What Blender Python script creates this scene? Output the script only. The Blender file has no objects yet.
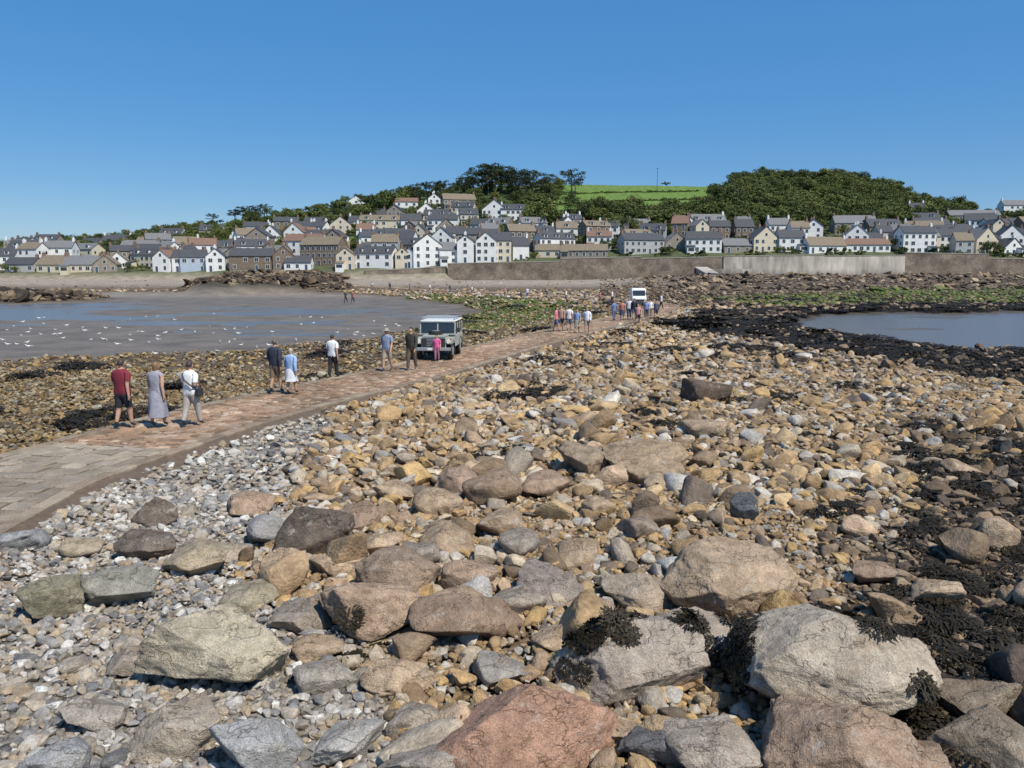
import bpy, bmesh, math, random
import numpy as np
from mathutils import Vector, Matrix, Euler, noise as mn
random.seed(11); rng=np.random.default_rng(11)
S=bpy.context.scene
H=4.3; F=773.0; T=math.atan(112/F)
ct,st_=math.cos(T),math.sin(T)
# ---------- survey helpers: sighting (u,v) from the viewpoint -> place on the ground at height z
def G(u,v,z=0.0):
    xc=(u-512)/F; yc=(384-v)/F
    dx,dy,dz=xc, yc*st_+ct, yc*ct-st_
    s=(z-H)/dz
    return (dx*s,dy*s)
def depth(x,y,z): return y*ct-(z-H)*st_
# ---------- numpy noise
def _h(a,b,s):
    n=(a*374761393+b*668265263+s*144269504)&0xffffffff
    n=((n^(n>>13))*1274126177)&0xffffffff
    return ((n^(n>>16))&0xffff)/32767.5-1
def vn(x,y,s):
    xf=np.floor(x);yf=np.floor(y);xi=xf.astype(np.int64);yi=yf.astype(np.int64)
    fx=x-xf;fy=y-yf;fx=fx*fx*(3-2*fx);fy=fy*fy*(3-2*fy)
    a=_h(xi,yi,s);b=_h(xi+1,yi,s);c=_h(xi,yi+1,s);d=_h(xi+1,yi+1,s)
    return (a+(b-a)*fx)*(1-fy)+(c+(d-c)*fx)*fy
def fbm(x,y,s,o=4):
    r=0;a=.55
    for i in range(o):
        r=r+a*vn(x*2**i+i*17.3,y*2**i-i*9.1,s+i);a*=.5
    return r
def sstep(a,b,x):
    t=np.clip((x-a)/(b-a),0,1);return t*t*(3-2*t)
# ---------- ground zones (world polygons)
def WP(l): return [G(u,v) for u,v in l]
SAND=WP([(-900,372),(0,361),(100,356),(240,350),(370,337),(430,323),(480,312),(475,306),(420,298),(345,293.5),(200,292),(-900,292)])
POOL=WP([(775,318),(830,311),(1100,308.5),(1700,309),(1700,352),(1024,348),(920,344),(850,334),(795,326)])
WEED=WP([(670,324),(705,312),(900,304),(1700,301),(1700,406),(1024,388),(900,362),(790,348),(710,335)])
GREENL=WP([(410,330),(450,312),(400,300),(350,295),(470,296),(560,302),(600,310),(540,322),(480,333)])
GREENR=WP([(690,299),(860,291),(1700,288),(1700,302),(900,304),(780,308)])
GREY=WP([(-900,900),(-900,530),(0,500),(200,440),(300,408),(335,430),(300,480),(300,520),(250,560),(330,620),(400,700),(380,900)])
DARK=WP([(800,900),(840,700),(840,590),(930,500),(1040,440),(1700,400),(1700,900)])
CHAP=WP([(205,293.5),(345,292),(345,284),(310,281),(240,282),(205,287)])
ROCKL=WP([(-900,304),(0,302),(80,300),(125,297.5),(90,295),(0,295),(-900,295)])
def inside(poly,x,y,w=.025,amp=.03,seed=5):
    yy=np.maximum(y,2);lb=x/yy*14;ll=np.log(yy)*14
    X=x+amp*yy*fbm(lb,ll,seed);Y=y+amp*1.6*yy*fbm(lb+31,ll+7,seed+9)
    n=len(poly);ins=np.zeros(X.shape,bool);dm=np.full(X.shape,1e9)
    for i in range(n):
        ax,ay=poly[i];bx,by=poly[(i+1)%n]
        ex,ey=bx-ax,by-ay;L=ex*ex+ey*ey+1e-9
        t=np.clip(((X-ax)*ex+(Y-ay)*ey)/L,0,1)
        dm=np.minimum(dm,np.hypot(X-ax-t*ex,Y-ay-t*ey))
        c=((ay>Y)!=(by>Y))
        xi=(bx-ax)*(Y-ay)/(by-ay+1e-12)+ax
        ins^=(c&(X<xi))
    sd=np.where(ins,dm,-dm)/(w*yy)
    return sstep(-1,1,sd)
def tab(us,vals,u): return np.interp(u,us,vals)
ZPU=[-600,0,150,300,400,450,560,700,900,1024,1600];ZPV=[4.5,4.6,4.8,5.4,6.4,7.6,8.4,9.6,10.4,9.5,9]
SKU=[-900,-300,0,100,200,300,380,440,480,550,600,700,760,830,870,900,940,1024,1300,1800]
SKV=[256,252,249,241,227,214,200,193,188,186,185,186,182,182,190,202,212,214,226,240]
DR=480.
CLP=[(-330,640),(-150,548),(0,482),(100,450),(200,421),(300,396),(400,374),(500,347.5),(600,323.5),(650,312),(664,306.5),(645,301.5),(590,297.5),(530,294.3),(460,291),(400,288.5),(340,286.5)]
cl0=[Vector(G(u,v,.3)) for u,v in CLP]
cl=[]
for i in range(len(cl0)-1):
    p0=cl0[max(i-1,0)];p1=cl0[i];p2=cl0[i+1];p3=cl0[min(i+2,len(cl0)-1)]
    n=max(4,int((p2-p1).length/.8))
    for k in range(n):
        t=k/n
        cl.append(.5*((2*p1)+(p2-p0)*t+(2*p0-5*p1+4*p2-p3)*t*t+(3*p1-p0-3*p2+p3)*t**3))
cl.append(cl0[-1])
CL=np.array([(p.x,p.y) for p in cl])
def dpath(x,y):
    x=np.atleast_1d(x);y=np.atleast_1d(y);r=np.full(x.shape,1e9)
    for i in range(len(CL)-1):
        ax,ay=CL[i];bx,by=CL[i+1];ex,ey=bx-ax,by-ay;L=ex*ex+ey*ey+1e-9
        t=np.clip(((x-ax)*ex+(y-ay)*ey)/L,0,1)
        r=np.minimum(r,np.hypot(x-ax-t*ex,y-ay-t*ey))
    return r
def terr(x,y):
    x=np.asarray(x,float);y=np.asarray(y,float);yy=np.maximum(y,1.)
    u=512+F*x/yy*1.01
    z=.13*fbm(x*.3,y*.3,1)+.05*fbm(x*1.3,y*1.3,2)
    ms=inside(SAND,x,y);mp=inside(POOL,x,y,seed=15);mw=inside(WEED,x,y,seed=25)
    z=z*(1-ms)+ms*(-.315+.05*fbm(x*.05+4,y*.14,3)+.014*fbm(x*.3,y*.9,8)-.034*sstep(62,85,y)*(1-sstep(105,130,y))+.03*sstep(100,140,y))
    z=z*(1-mw)+mw*(-.12+.12*fbm(x*.2,y*.4,6))
    z=z*(1-mp)+mp*(-.52+.10*fbm(x*.09,y*.2,4))
    right=sstep(560,720,u)
    rise=sstep(165,285,y)
    z=z+rise*(1.3*(1-right)+3.2*right)+sstep(110,170,y)*right*.5*fbm(x*.06,y*.12,21)*(1+.5*rise)
    mc=inside(CHAP,x,y,seed=33)
    z=z+mc*(1.5+2.4*fbm(x*.07,y*.12,41,5))+.5*inside(ROCKL,x,y,seed=43)
    zp=tab(ZPU,ZPV,u);sk=tab(SKU,SKV,u);zr=H+(272-sk)/789*DR
    wall=sstep(445,455,u)
    s1=sstep(284,297,y)*(1-wall)+wall*np.clip((y-290.2)/1.0,0,1)
    z=z*(1-s1)+zp*s1
    t=np.clip((y-298)/(DR-298),0,1)
    z=z+(zr-zp)*t**1.06+t*1.4*fbm(x*.02,y*.02,51)*sstep(0,.15,t)
    z=np.where(y>DR,z-(y-DR)*.05,z)
    return np.maximum(z,-3.)
def tz(x,y): return float(terr(np.array([x]),np.array([y]))[0])
# ---------- material helpers
def newmat(name):
    m=bpy.data.materials.new(name);m.use_nodes=True
    nt=m.node_tree;nt.nodes.clear()
    o=nt.nodes.new('ShaderNodeOutputMaterial');b=nt.nodes.new('ShaderNodeBsdfPrincipled')
    nt.links.new(b.outputs[0],o.inputs[0]);return m,nt,b
def nz(nt,scale,detail=4,coord=None,rough=.55):
    n=nt.nodes.new('ShaderNodeTexNoise');n.inputs['Scale'].default_value=scale;n.inputs['Detail'].default_value=detail
    n.inputs['Roughness'].default_value=rough
    if coord: nt.links.new(coord,n.inputs['Vector'])
    return n
def mapr(nt,src,a,b,c,d):
    m=nt.nodes.new('ShaderNodeMapRange');nt.links.new(src,m.inputs[0])
    for i,v in enumerate((a,b,c,d)): m.inputs[i+1].default_value=v
    return m.outputs[0]
def mul(nt,col,fac):
    m=nt.nodes.new('ShaderNodeVectorMath');m.operation='SCALE'
    nt.links.new(col,m.inputs[0]);nt.links.new(fac,m.inputs['Scale']);return m.outputs[0]
def mathn(nt,op,a,b):
    m=nt.nodes.new('ShaderNodeMath');m.operation=op
    for i,v in enumerate((a,b)):
        if isinstance(v,(int,float)): m.inputs[i].default_value=v
        else: nt.links.new(v,m.inputs[i])
    return m.outputs[0]
def mixc(nt,fac,a,b):
    m=nt.nodes.new('ShaderNodeMix');m.data_type='RGBA'
    if isinstance(fac,(int,float)): m.inputs[0].default_value=fac
    else: nt.links.new(fac,m.inputs[0])
    for i,v in ((6,a),(7,b)):
        if isinstance(v,tuple): m.inputs[i].default_value=(*v,1) if len(v)==3 else v
        else: nt.links.new(v,m.inputs[i])
    return m.outputs[2]
def bump(nt,b,h,strength=.5,dist=.05):
    n=nt.nodes.new('ShaderNodeBump');n.inputs['Strength'].default_value=strength;n.inputs['Distance'].default_value=dist
    nt.links.new(h,n.inputs['Height']);nt.links.new(n.outputs[0],b.inputs['Normal'])
def texc(nt,w='Object'):
    t=nt.nodes.new('ShaderNodeTexCoord');return t.outputs[w]
def simple(name,col,rough=.8,scale=2.,var=.25,metal=0.,coord='Object',bs=0,spec=None):
    m,nt,b=newmat(name);c=texc(nt,coord);n=nz(nt,scale,4,c)
    rgb=nt.nodes.new('ShaderNodeRGB');rgb.outputs[0].default_value=(*col,1)
    nt.links.new(mul(nt,rgb.outputs[0],mapr(nt,n.outputs[0],.25,.75,1-var,1+var)),b.inputs['Base Color'])
    b.inputs['Roughness'].default_value=rough;b.inputs['Metallic'].default_value=metal
    if spec is not None: b.inputs['Specular IOR Level'].default_value=spec
    if bs: bump(nt,b,n.outputs[0],bs,.03)
    return m
def attr(nt,name,typ='GEOMETRY'):
    a=nt.nodes.new('ShaderNodeAttribute');a.attribute_name=name;a.attribute_type=typ;return a
def stone_mat(name,src):
    m,nt,b=newmat(name);c=texc(nt,'Object')
    if src=='inst':
        a=attr(nt,'tint','INSTANCER').outputs['Color']
        n1=nz(nt,2.2,3,c);n2=nz(nt,13,3,c,.65)
        f=mathn(nt,'MULTIPLY',mapr(nt,n1.outputs[0],.3,.7,.66,1.32),mapr(nt,n2.outputs[0],.3,.7,.74,1.28))
        nt.links.new(mul(nt,a,f),b.inputs['Base Color']);bump(nt,b,n2.outputs[0],.55,.09)
    else:
        oi=nt.nodes.new('ShaderNodeObjectInfo');a=oi.outputs['Color']
        n1=nz(nt,1.7,5,c,.62);n2=nz(nt,8,6,c,.7);n3=nz(nt,60,3,c,.75)
        f=mathn(nt,'MULTIPLY',mapr(nt,n1.outputs[0],.3,.7,.74,1.24),mapr(nt,n2.outputs[0],.3,.7,.68,1.3))
        f=mathn(nt,'MULTIPLY',f,mapr(nt,n3.outputs[0],.3,.7,.6,1.4))
        mpn=nt.nodes.new('ShaderNodeMapping');mpn.inputs['Scale'].default_value=(1,1,2.2);mpn.inputs['Rotation'].default_value=(.4,.3,.5);nt.links.new(c,mpn.inputs[0])
        n6=nz(nt,1.15,4,mpn.outputs[0],.6)
        crk=mapr(nt,mathn(nt,'ABSOLUTE',mathn(nt,'SUBTRACT',n6.outputs[0],.5),0.),0,.008,.45,1)
        f=mathn(nt,'MULTIPLY',f,crk)
        col=mul(nt,a,f)
        sepc=nt.nodes.new('ShaderNodeSeparateColor');nt.links.new(n1.outputs['Color'],sepc.inputs[0])
        col=mixc(nt,mapr(nt,sepc.outputs[1],.54,.66,0,.5),col,(.24,.155,.09))
        n5=nz(nt,5.3,4,c,.75)
        col=mixc(nt,mapr(nt,n5.outputs[0],.59,.68,0,.6),col,(.55,.50,.42))
        col=mixc(nt,mapr(nt,sepc.outputs[2],.60,.70,0,.5),col,(.09,.075,.055))
        nt.links.new(col,b.inputs['Base Color'])
        h=mathn(nt,'ADD',mathn(nt,'MULTIPLY',n2.outputs[0],1.),mathn(nt,'MULTIPLY',n3.outputs[0],.28))
        h=mathn(nt,'ADD',h,mathn(nt,'MULTIPLY',crk,.22))
        bump(nt,b,h,.85,.10)
    b.inputs['Roughness'].default_value=.9;b.inputs['Specular IOR Level'].default_value=.2
    return m
M_stone=stone_mat('cobble_stone','inst');M_boulder=stone_mat('boulder_granite','obj')
M_weed=simple('seaweed_black',(.024,.018,.009),.62,6,.4,spec=.25)
# ---------- mesh helpers
def mesh_from(name,v,f,mats=(),smooth=False,mi=None):
    me=bpy.data.meshes.new(name);me.from_pydata([tuple(p) for p in v],[],f)
    for m in mats: me.materials.append(m)
    if mi is not None: me.polygons.foreach_set('material_index',mi)
    if smooth: me.polygons.foreach_set('use_smooth',[True]*len(me.polygons))
    me.update();return me
def obj(name,me,parent=None,loc=(0,0,0),rot=(0,0,0),col=None):
    o=bpy.data.objects.new(name,me);(col or S.collection).objects.link(o)
    o.location=loc;o.rotation_euler=rot
    if parent: o.parent=parent
    return o
def empty(name,loc,rotz=0):
    o=bpy.data.objects.new(name,None);S.collection.objects.link(o);o.location=loc;o.rotation_euler=(0,0,rotz);o.empty_display_size=.3;return o
class MB:
    def __init__(s): s.v=[];s.f=[]
    def box(s,cx,cy,cz,sx,sy,sz,rx=0,ry=0,rz=0,taper=1.):
        m=Euler((rx,ry,rz)).to_matrix();b=len(s.v)
        for z in(-1,1):
            k=taper if z>0 else 1
            for x,y in((-1,-1),(1,-1),(1,1),(-1,1)):
                p=m@Vector((x*sx/2*k,y*sy/2*k,z*sz/2));s.v.append((p.x+cx,p.y+cy,p.z+cz))
        s.f+=[(b,b+3,b+2,b+1),(b+4,b+5,b+6,b+7),(b,b+1,b+5,b+4),(b+1,b+2,b+6,b+5),(b+2,b+3,b+7,b+6),(b+3,b,b+4,b+7)]
    def prism(s,prof,x0,x1):
        b=len(s.v);n=len(prof)
        for x in(x0,x1):
            for y,z in prof: s.v.append((x,y,z))
        s.f.append(tuple(range(b,b+n)));s.f.append(tuple(range(b+2*n-1,b+n-1,-1)))
        for i in range(n):
            j=(i+1)%n;s.f.append((b+i,b+n+i,b+n+j,b+j))
    def cyl(s,p0,p1,r0,r1,n=8,caps=True):
        p0=Vector(p0);p1=Vector(p1);d=(p1-p0).normalized();a=d.orthogonal().normalized();c=d.cross(a);b=len(s.v)
        for p,r in((p0,r0),(p1,r1)):
            for i in range(n):
                t=2*math.pi*i/n;q=p+a*math.cos(t)*r+c*math.sin(t)*r;s.v.append(tuple(q))
        for i in range(n):
            j=(i+1)%n;s.f.append((b+i,b+j,b+n+j,b+n+i))
        if caps: s.f.append(tuple(range(b+n-1,b-1,-1)));s.f.append(tuple(range(b+n,b+2*n)))
    def ball(s,c,r,sub=2,fn=None):
        bm=bmesh.new();bmesh.ops.create_icosphere(bm,subdivisions=sub,radius=1);b=len(s.v)
        for v in bm.verts:
            p=v.co.copy()
            if fn: p=fn(p)
            s.v.append((c[0]+p.x*r[0],c[1]+p.y*r[1],c[2]+p.z*r[2]))
        for f in bm.faces: s.f.append(tuple(b+v.index for v in f.verts))
        bm.free()
    def obj(s,name,mat,parent=None,smooth=False,bevel=0,**k):
        me=mesh_from(name,s.v,s.f,[mat],smooth)
        bm=bmesh.new();bm.from_mesh(me);bmesh.ops.recalc_face_normals(bm,faces=bm.faces)
        if bevel: bmesh.ops.bevel(bm,geom=bm.edges[:],offset=bevel,segments=2,affect='EDGES',clamp_overlap=True)
        bm.to_mesh(me);bm.free()
        return obj(name,me,parent,**k)
# ---------- PEOPLE
MC={}
def cm(col,rough=.85,name='cloth'):
    k=(col,name)
    if k not in MC: MC[k]=simple(name+'_%d'%len(MC),col,rough,14,.18,bs=.2)
    return MC[k]
SKIN=(.50,.30,.21)
def seg_t(p,a,b):
    ab=b-a;t=max(0,min(1,(p-a).dot(ab)/(ab.length_squared+1e-9)));return (p-a-ab*t).length,t
def person(name,u,v,h=1.72,head=18,top=(.7,.7,.7),bot=(.05,.05,.07),style='trousers',sleeve='short',hair=(.06,.04,.025),long=False,stride=.22,detail=2,hat=None,bag=None,slim=1.16,shoes=(.06,.05,.05),z=None,elbow=0.):
    x,y=G(u,v,.3 if z is None else z)
    zz=(.32 if dpath(x,y)[0]<1.9 else tz(x,y)) if z is None else z
    if z is None and y>150: zz=max(.33,tz(x,y)+.2)
    k=h/1.74
    V=[];R=[];E=[];B=[]
    def add(p,r,par,lab=None):
        V.append(Vector(p));R.append(r);i=len(V)-1
        if par is not None: E.append((par,i));B.append((par,i,lab))
        return i
    s=stride
    pel=add((0,0,.95),.135,None)
    bel=add((0,.01,1.09),.125*slim,pel,'torso');che=add((0,0,1.27),.148*slim,bel,'torso');nb=add((0,-.005,1.44),.082,che,'torso');nk=add((0,.02,1.53),.052,nb,'neck');hd=add((0,.03,1.62),.055,nk,'neck')
    for sx in(-1,1):
        f=s*sx
        hip=add((sx*.09,0,.88),.098*slim,pel,'thigh')
        kn=add((sx*.10,f*.5+.03*(1 if f>=0 else .6),.49),.070,hip,'thigh')
        back=f<0
        an=add((sx*.10,f-(.02 if back else 0),.09+(.05 if back and s>.05 else 0)),.046,kn,'calf')
        toe=add((sx*.112,f+.11,.035+(.0 if back else .01)),.033,an,'foot')
        sh=add((sx*.18*slim,-.01,1.405),.068,nb,'uarm0')
        el=add((sx*.255,-f*.45-.03,1.13),.05,sh,'uarm')
        if elbow>0: wr=add((sx*.13,-f*.2+.20,1.10+elbow*.06),.031,el,'farm');hp=add((sx*.08,.26,1.12+elbow*.06),.03,wr,'hand')
        else: wr=add((sx*.275,-f*.9+.04,.885),.033,el,'farm');hp=add((sx*.275,-f*.95+.055,.82),.032,wr,'hand')
        if detail>=2:
            d=Vector(V[hp])-Vector(V[wr]);d.normalize();side=Vector((0,1,0)) if elbow==0 else Vector((0,0,1))
            for fi,(o,L) in enumerate(((-.026,.055),(-.009,.07),(.009,.075),(.026,.068))):
                b0=V[hp]+side*o+d*.02;f1=add(b0+d*L*.5,.0095,hp,'hand');add(b0+d*L+Vector((-sx*.018,0,0)),.008,f1,'hand')
            t1=add(V[hp]+side*.045-d*.01,.0105,hp,'hand');add(V[hp]+side*.058+d*.03,.009,t1,'hand')
    V=[p*k for p in V];R=[r*k for r in R]
    me=bpy.data.meshes.new('b');me.from_pydata([tuple(p) for p in V],E,[])
    o=bpy.data.objects.new('b',me);S.collection.objects.link(o)
    md=o.modifiers.new('s','SKIN');sb=o.modifiers.new('u','SUBSURF');sb.levels=2 if detail>=2 else 1;sb.render_levels=sb.levels
    for i,r in enumerate(R): me.skin_vertices[0].data[i].radius=(r,r)
    me.skin_vertices[0].data[0].use_root=True
    bpy.context.view_layer.update()
    dg=bpy.context.evaluated_depsgraph_get();m2=bpy.data.meshes.new_from_object(o.evaluated_get(dg))
    bpy.data.objects.remove(o)
    mats=[cm(SKIN,.6,'skin'),cm(top),cm(bot),cm(shoes,.6,'shoe')]
    m2.materials.clear()
    for m in mats: m2.materials.append(m)
    def cls(p):
        best=1e9;bl=None;bt=0
        for a,b,l in B:
            dd,t=seg_t(p,V[a],V[b]);dd-=(R[a]*(1-t)+R[b]*t)
            if dd<best: best=dd;bl=l;bt=t
        zz=p.z/k
        if bl=='torso': return 1 if zz>(.90) else 2
        if bl=='neck': return 0
        if bl=='uarm0': return 1
        if bl=='uarm': return (1 if (bt<.68 or sleeve=='long') and sleeve!='none' else 0)
        if bl=='farm': return 1 if (sleeve=='long' and bt<.95) else 0
        if bl=='hand': return 0
        if bl=='thigh':
            if zz>.895: return 1
            if style in('dress','skirt'): return 2
            return 2 if (style=='trousers' or zz>.53) else 0
        if bl=='calf': return 2 if (style=='trousers' and bt<.93) else (0 if bt<.9 else 3)
        if bl=='foot': return 3
        return 0
    cen=[cls(p.center) for p in m2.polygons]
    m2.polygons.foreach_set('material_index',cen)
    vl={}
    for p,c in zip(m2.polygons,cen):
        for i in p.vertices: vl.setdefault(i,set()).add(c)
    nor=[vv.normal.copy() for vv in m2.vertices]
    for i,vv in enumerate(m2.vertices):
        c=vl.get(i,{0})
        if 1 in c or 2 in c: vv.co+=nor[i]*(.022 if 1 in c else .018)*k
        if vv.co.z/k>.88 and vv.co.z/k<1.42 and abs(vv.co.x)<.2*k: vv.co.x*=1.13;vv.co.y*=.88
    m2.polygons.foreach_set('use_smooth',[True]*len(m2.polygons))
    E0=empty(name,(x,y,zz-.005),-math.radians(head))
    obj('body',m2,E0)
    hb=MB();C=(0,.035*k,1.645*k)
    def hf(p):
        q=p.copy()
        if q.z<0: q.x*=1+.28*q.z;q.y*=1+.10*q.z
        if q.y>.75 and abs(q.x)<.22 and -.35<q.z<.12: q.y+=.20
        if q.y>.6 and abs(q.z-.08)<.12 and .2<abs(q.x)<.5: q.y-=.06
        return q
    hb.ball(C,(.078*k,.098*k,.118*k),3,hf)
    for sx in(-1,1): hb.ball((sx*.079*k,.02*k,1.64*k),(.012*k,.02*k,.032*k),1)
    hb.obj('head',mats[0],E0,smooth=True)
    if detail>=2:
        eb=MB()
        for sx in(-1,1): eb.ball((sx*.03*k,.123*k,1.655*k),(.011*k,.007*k,.007*k),1)
        eb.box(0,.124*k,1.585*k,.045*k,.008*k,.008*k);eb.obj('eyes_and_mouth',cm((.05,.02,.02),.5,'face'),E0)
    hr=MB()
    def hairf(p):
        q=p.copy()
        if q.y>.15 and q.z<.42: q.y=.15;q.x*=.93
        if q.z<-.35 and not long: q.z=-.35;q.x*=.9;q.y*=.9
        if long and q.z<-.1: q.z=q.z*2.3;q.x*=.95;q.y=min(q.y,-.1)*.9
        n=.05*mn.noise(p*4);return q*(1+n)
    hr.ball((0,.022*k,1.665*k),(.089*k,.106*k,.118*k),3,hairf)
    hr.obj('hair',cm(hair,.6,'hair'),E0,smooth=True)
    if hat:
        hb=MB();hb.cyl((0,.03*k,1.70*k),(0,.03*k,1.712*k),.17*k,.165*k,20);hb.cyl((0,.02*k,1.71*k),(0,.02*k,1.80*k),.105*k,.085*k,16);hb.obj('hat',cm(hat),E0)
    if style in('dress','skirt'):
        sv=[];sf=[];n=24;zs=[(1.0,.17,.135),(.9,.205,.18),(.75,.22,.21),(.55,.23,.225),(.28 if style=='dress' else .50,.25,.26)]
        for zi,(z0,a,b_) in enumerate(zs):
            for i in range(n):
                t=2*math.pi*i/n;w=1+.045*zi*math.sin(5*t+zi)/1.5;sv.append((a*math.cos(t)*w*k,b_*math.sin(t)*w*k,z0*k))
        for a in range(len(zs)-1):
            for i in range(n):
                j=(i+1)%n;sf.append((a*n+i,(a+1)*n+i,(a+1)*n+j,a*n+j))
        obj('skirt',mesh_from('skirt',sv,sf,[mats[2]],True),E0)
    if bag:
        bb=MB();bb.box(.28*k,.02,.93*k,.09,.24,.20);bb.obj('shoulder_bag',cm(bag,.6,'bag'),E0,bevel=.02)
        sp=MB();pts=[(.245,.0,1.02),(.20,-.16,1.12),(.0,-.20,1.27),(-.12,-.15,1.43),(-.13,0,1.51),(-.07,.15,1.4),(.06,.185,1.25),(.22,.14,1.1),(.245,0,1.02)]
        for a,b_ in zip(pts,pts[1:]): sp.cyl([c*k for c in a],[c*k for c in b_],.018,.018,6)
        sp.obj('bag_strap',cm(bag,.6,'bag'),E0)
    return E0
person('walking_man',125,428,1.74,18,(.19,.02,.035),(.02,.022,.03),'shorts',hair=(.05,.035,.025),stride=.14,slim=1.25)
person('walking_woman',159,427,1.66,16,(.30,.30,.35),(.30,.30,.35),'dress','none',(.20,.12,.06),True,stride=.12)
person('walking_man',192.5,426,1.66,20,(.78,.78,.76),(.42,.38,.34),'trousers',hair=(.04,.03,.025),bag=(.03,.03,.035),stride=.2,elbow=.3,slim=1.22)
person('walking_man',276.5,393,1.76,25,(.03,.035,.06),(.20,.15,.10),'shorts','long',stride=.12,hair=(.12,.1,.09),slim=1.22)
person('walking_woman',292,394,1.48,22,(.30,.45,.68),(.60,.62,.66),'skirt',hair=(.4,.33,.24),long=True,stride=.12,sleeve='long',slim=1.22)
person('walking_man',333.5,378,1.62,22,(.80,.80,.80),(.025,.025,.03),'trousers',stride=.12,hair=(.05,.04,.03))
person('walking_man',387.5,371,1.68,200,(.22,.27,.38),(.34,.29,.22),'shorts',stride=.18,hair=(.2,.15,.1),hat=(.4,.36,.28))
person('walking_man',412,370,1.72,205,(.05,.045,.035),(.12,.09,.06),'trousers','long',stride=.15,hair=(.03,.02,.02))
person('walking_girl',437,361,1.15,190,(.70,.12,.32),(.35,.15,.2),'trousers',stride=.05,long=True,hair=(.1,.06,.03))
far=[(556,332,(.65,.2,.22)),(561,331,(.4,.25,.2)),(569,331,(.75,.72,.7)),(577,333,(.2,.3,.5)),(587,333,(.75,.75,.78)),(614,321,(.15,.2,.35)),(622,321,(.5,.2,.15)),(629,319,(.7,.7,.7)),(634,320,(.03,.03,.04)),(638,321,(.6,.3,.3)),(646,318,(.2,.25,.5)),(650,317,(.75,.75,.72)),(656,316,(.1,.1,.14)),(661,309,(.6,.6,.6)),
(612,301,(.7,.7,.7)),(600,300.5,(.5,.15,.15)),(585,299,(.1,.1,.2)),(566,298,(.75,.74,.7)),(548,297.5,(.2,.2,.2)),(527,296,(.6,.6,.65)),(521,296,(.1,.1,.1)),(505,295,(.6,.2,.2)),(472,293,(.7,.7,.7)),(450,292.5,(.1,.1,.1)),(430,291.6,(.7,.7,.7)),(410,291,(.1,.15,.3)),(390,290,(.1,.1,.1)),(372,289,(.6,.6,.6))]
for i,(u,v,c) in enumerate(far):
    person('walking_woman' if i%3==0 else 'walking_man',u,v,random.uniform(1.5,1.8),random.choice([20,200,340,190,90]),c,random.choice([(.04,.05,.09),(.3,.26,.2),(.05,.05,.05),(.12,.16,.25)]),random.choice(['trousers','shorts','skirt']) if i%3==0 else random.choice(['trousers','shorts']),random.choice(['short','long']),random.choice([(.05,.03,.02),(.25,.17,.08)]),i%3==0,detail=1,stride=random.choice([.1,.2]))
for u,c in((346,(.05,.05,.06)),(353,(.3,.1,.1))):
    person('walking_man',u,303,1.75,200,c,(.05,.05,.07),detail=1,z=-.31)
# ---------- OFF ROAD VEHICLE
M_paint=simple('light_grey_green_paint',(.40,.42,.38),.38,3,.1);M_glass=simple('dark_glass',(.03,.04,.05),.06,3,.1)
M_tyre=simple('tyre_rubber',(.02,.02,.02),.8,8,.2);M_metal=simple('galvanised_metal',(.5,.51,.52),.4,6,.15,metal=.6)
M_whitep=simple('white_paint',(.76,.76,.73),.4,2,.06);M_lamp=simple('lamp_lens',(.75,.75,.7),.1,2,.05);M_orange=simple('indicator_lens',(.7,.25,.03),.2,2,.05)
M_black=simple('black_plastic',(.03,.03,.03),.6,6,.2)
def wheel(par,x,y,r,w):
    m=MB();m.cyl((x-w/2,y,r),(x+w/2,y,r),r,r,28);m.obj('tyre',M_tyre,par,bevel=.03)
    m=MB();m.cyl((x-w/2-.012,y,r),(x+w/2+.012,y,r),r*.58,r*.5,18);m.obj('wheel_rim',M_metal,par,bevel=.01)
x,y=G(436.5,359.5,.33)
V0=empty('off_road_vehicle',(x,y+1.6,.31),math.radians(180-4))
m=MB();m.box(0,-.75,.78,1.66,2.5,.56);m.box(0,1.15,.78,1.14,1.1,.5);m.obj('body_tub',M_paint,V0,bevel=.03)
m=MB();m.box(0,1.1,1.075,1.10,1.15,.09);m.obj('bonnet',M_paint,V0,bevel=.035)
m=MB()
for s in(-1,1): m.box(s*.70,1.15,.86,.30,1.08,.26)
m.obj('front_wings',M_paint,V0,bevel=.03)
m=MB();m.box(0,1.715,.82,1.08,.03,.38);m.obj('radiator_grille',M_black,V0)
m=MB()
for i in range(5): m.box(0,1.735,.68+i*.07,.62,.015,.025)
m.obj('grille_bars',M_metal,V0)
m=MB()
for s in(-1,1): m.cyl((s*.69,1.69,.86),(s*.69,1.725,.86),.10,.095,18)
m.obj('headlights',M_lamp,V0)
m=MB()
for s in(-1,1): m.cyl((s*.80,1.69,.99),(s*.80,1.72,.99),.035,.035,12)
m.obj('indicators',M_orange,V0)
m=MB();m.box(0,1.83,.52,1.62,.12,.15);m.obj('front_bumper',M_metal,V0,bevel=.02)
m=MB()
for sx in(-.82,0,.82): m.box(sx,.47,1.36,.06,.05,.60,rx=math.radians(8))
m.box(0,.43,1.64,1.62,.06,.06);m.box(0,.52,1.10,1.62,.06,.06)
for sx in(-1,1):
    for yy in(-.45,-1.2,-1.96): m.box(sx*.80,yy,1.34,.06,.07,.56)
m.obj('cab_frame',M_paint,V0,bevel=.008)
m=MB();m.box(-.41,.475,1.37,.74,.015,.48,rx=math.radians(8));m.box(.41,.475,1.37,.74,.015,.48,rx=math.radians(8));m.obj('windscreen',M_glass,V0)
m=MB()
for sx in(-1,1):
    m.box(sx*.80,0,1.37,.015,.80,.46);m.box(sx*.80,-.83,1.37,.015,.66,.46);m.box(sx*.80,-1.58,1.37,.015,.66,.46)
m.box(0,-1.98,1.37,1.5,.015,.46)
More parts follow.
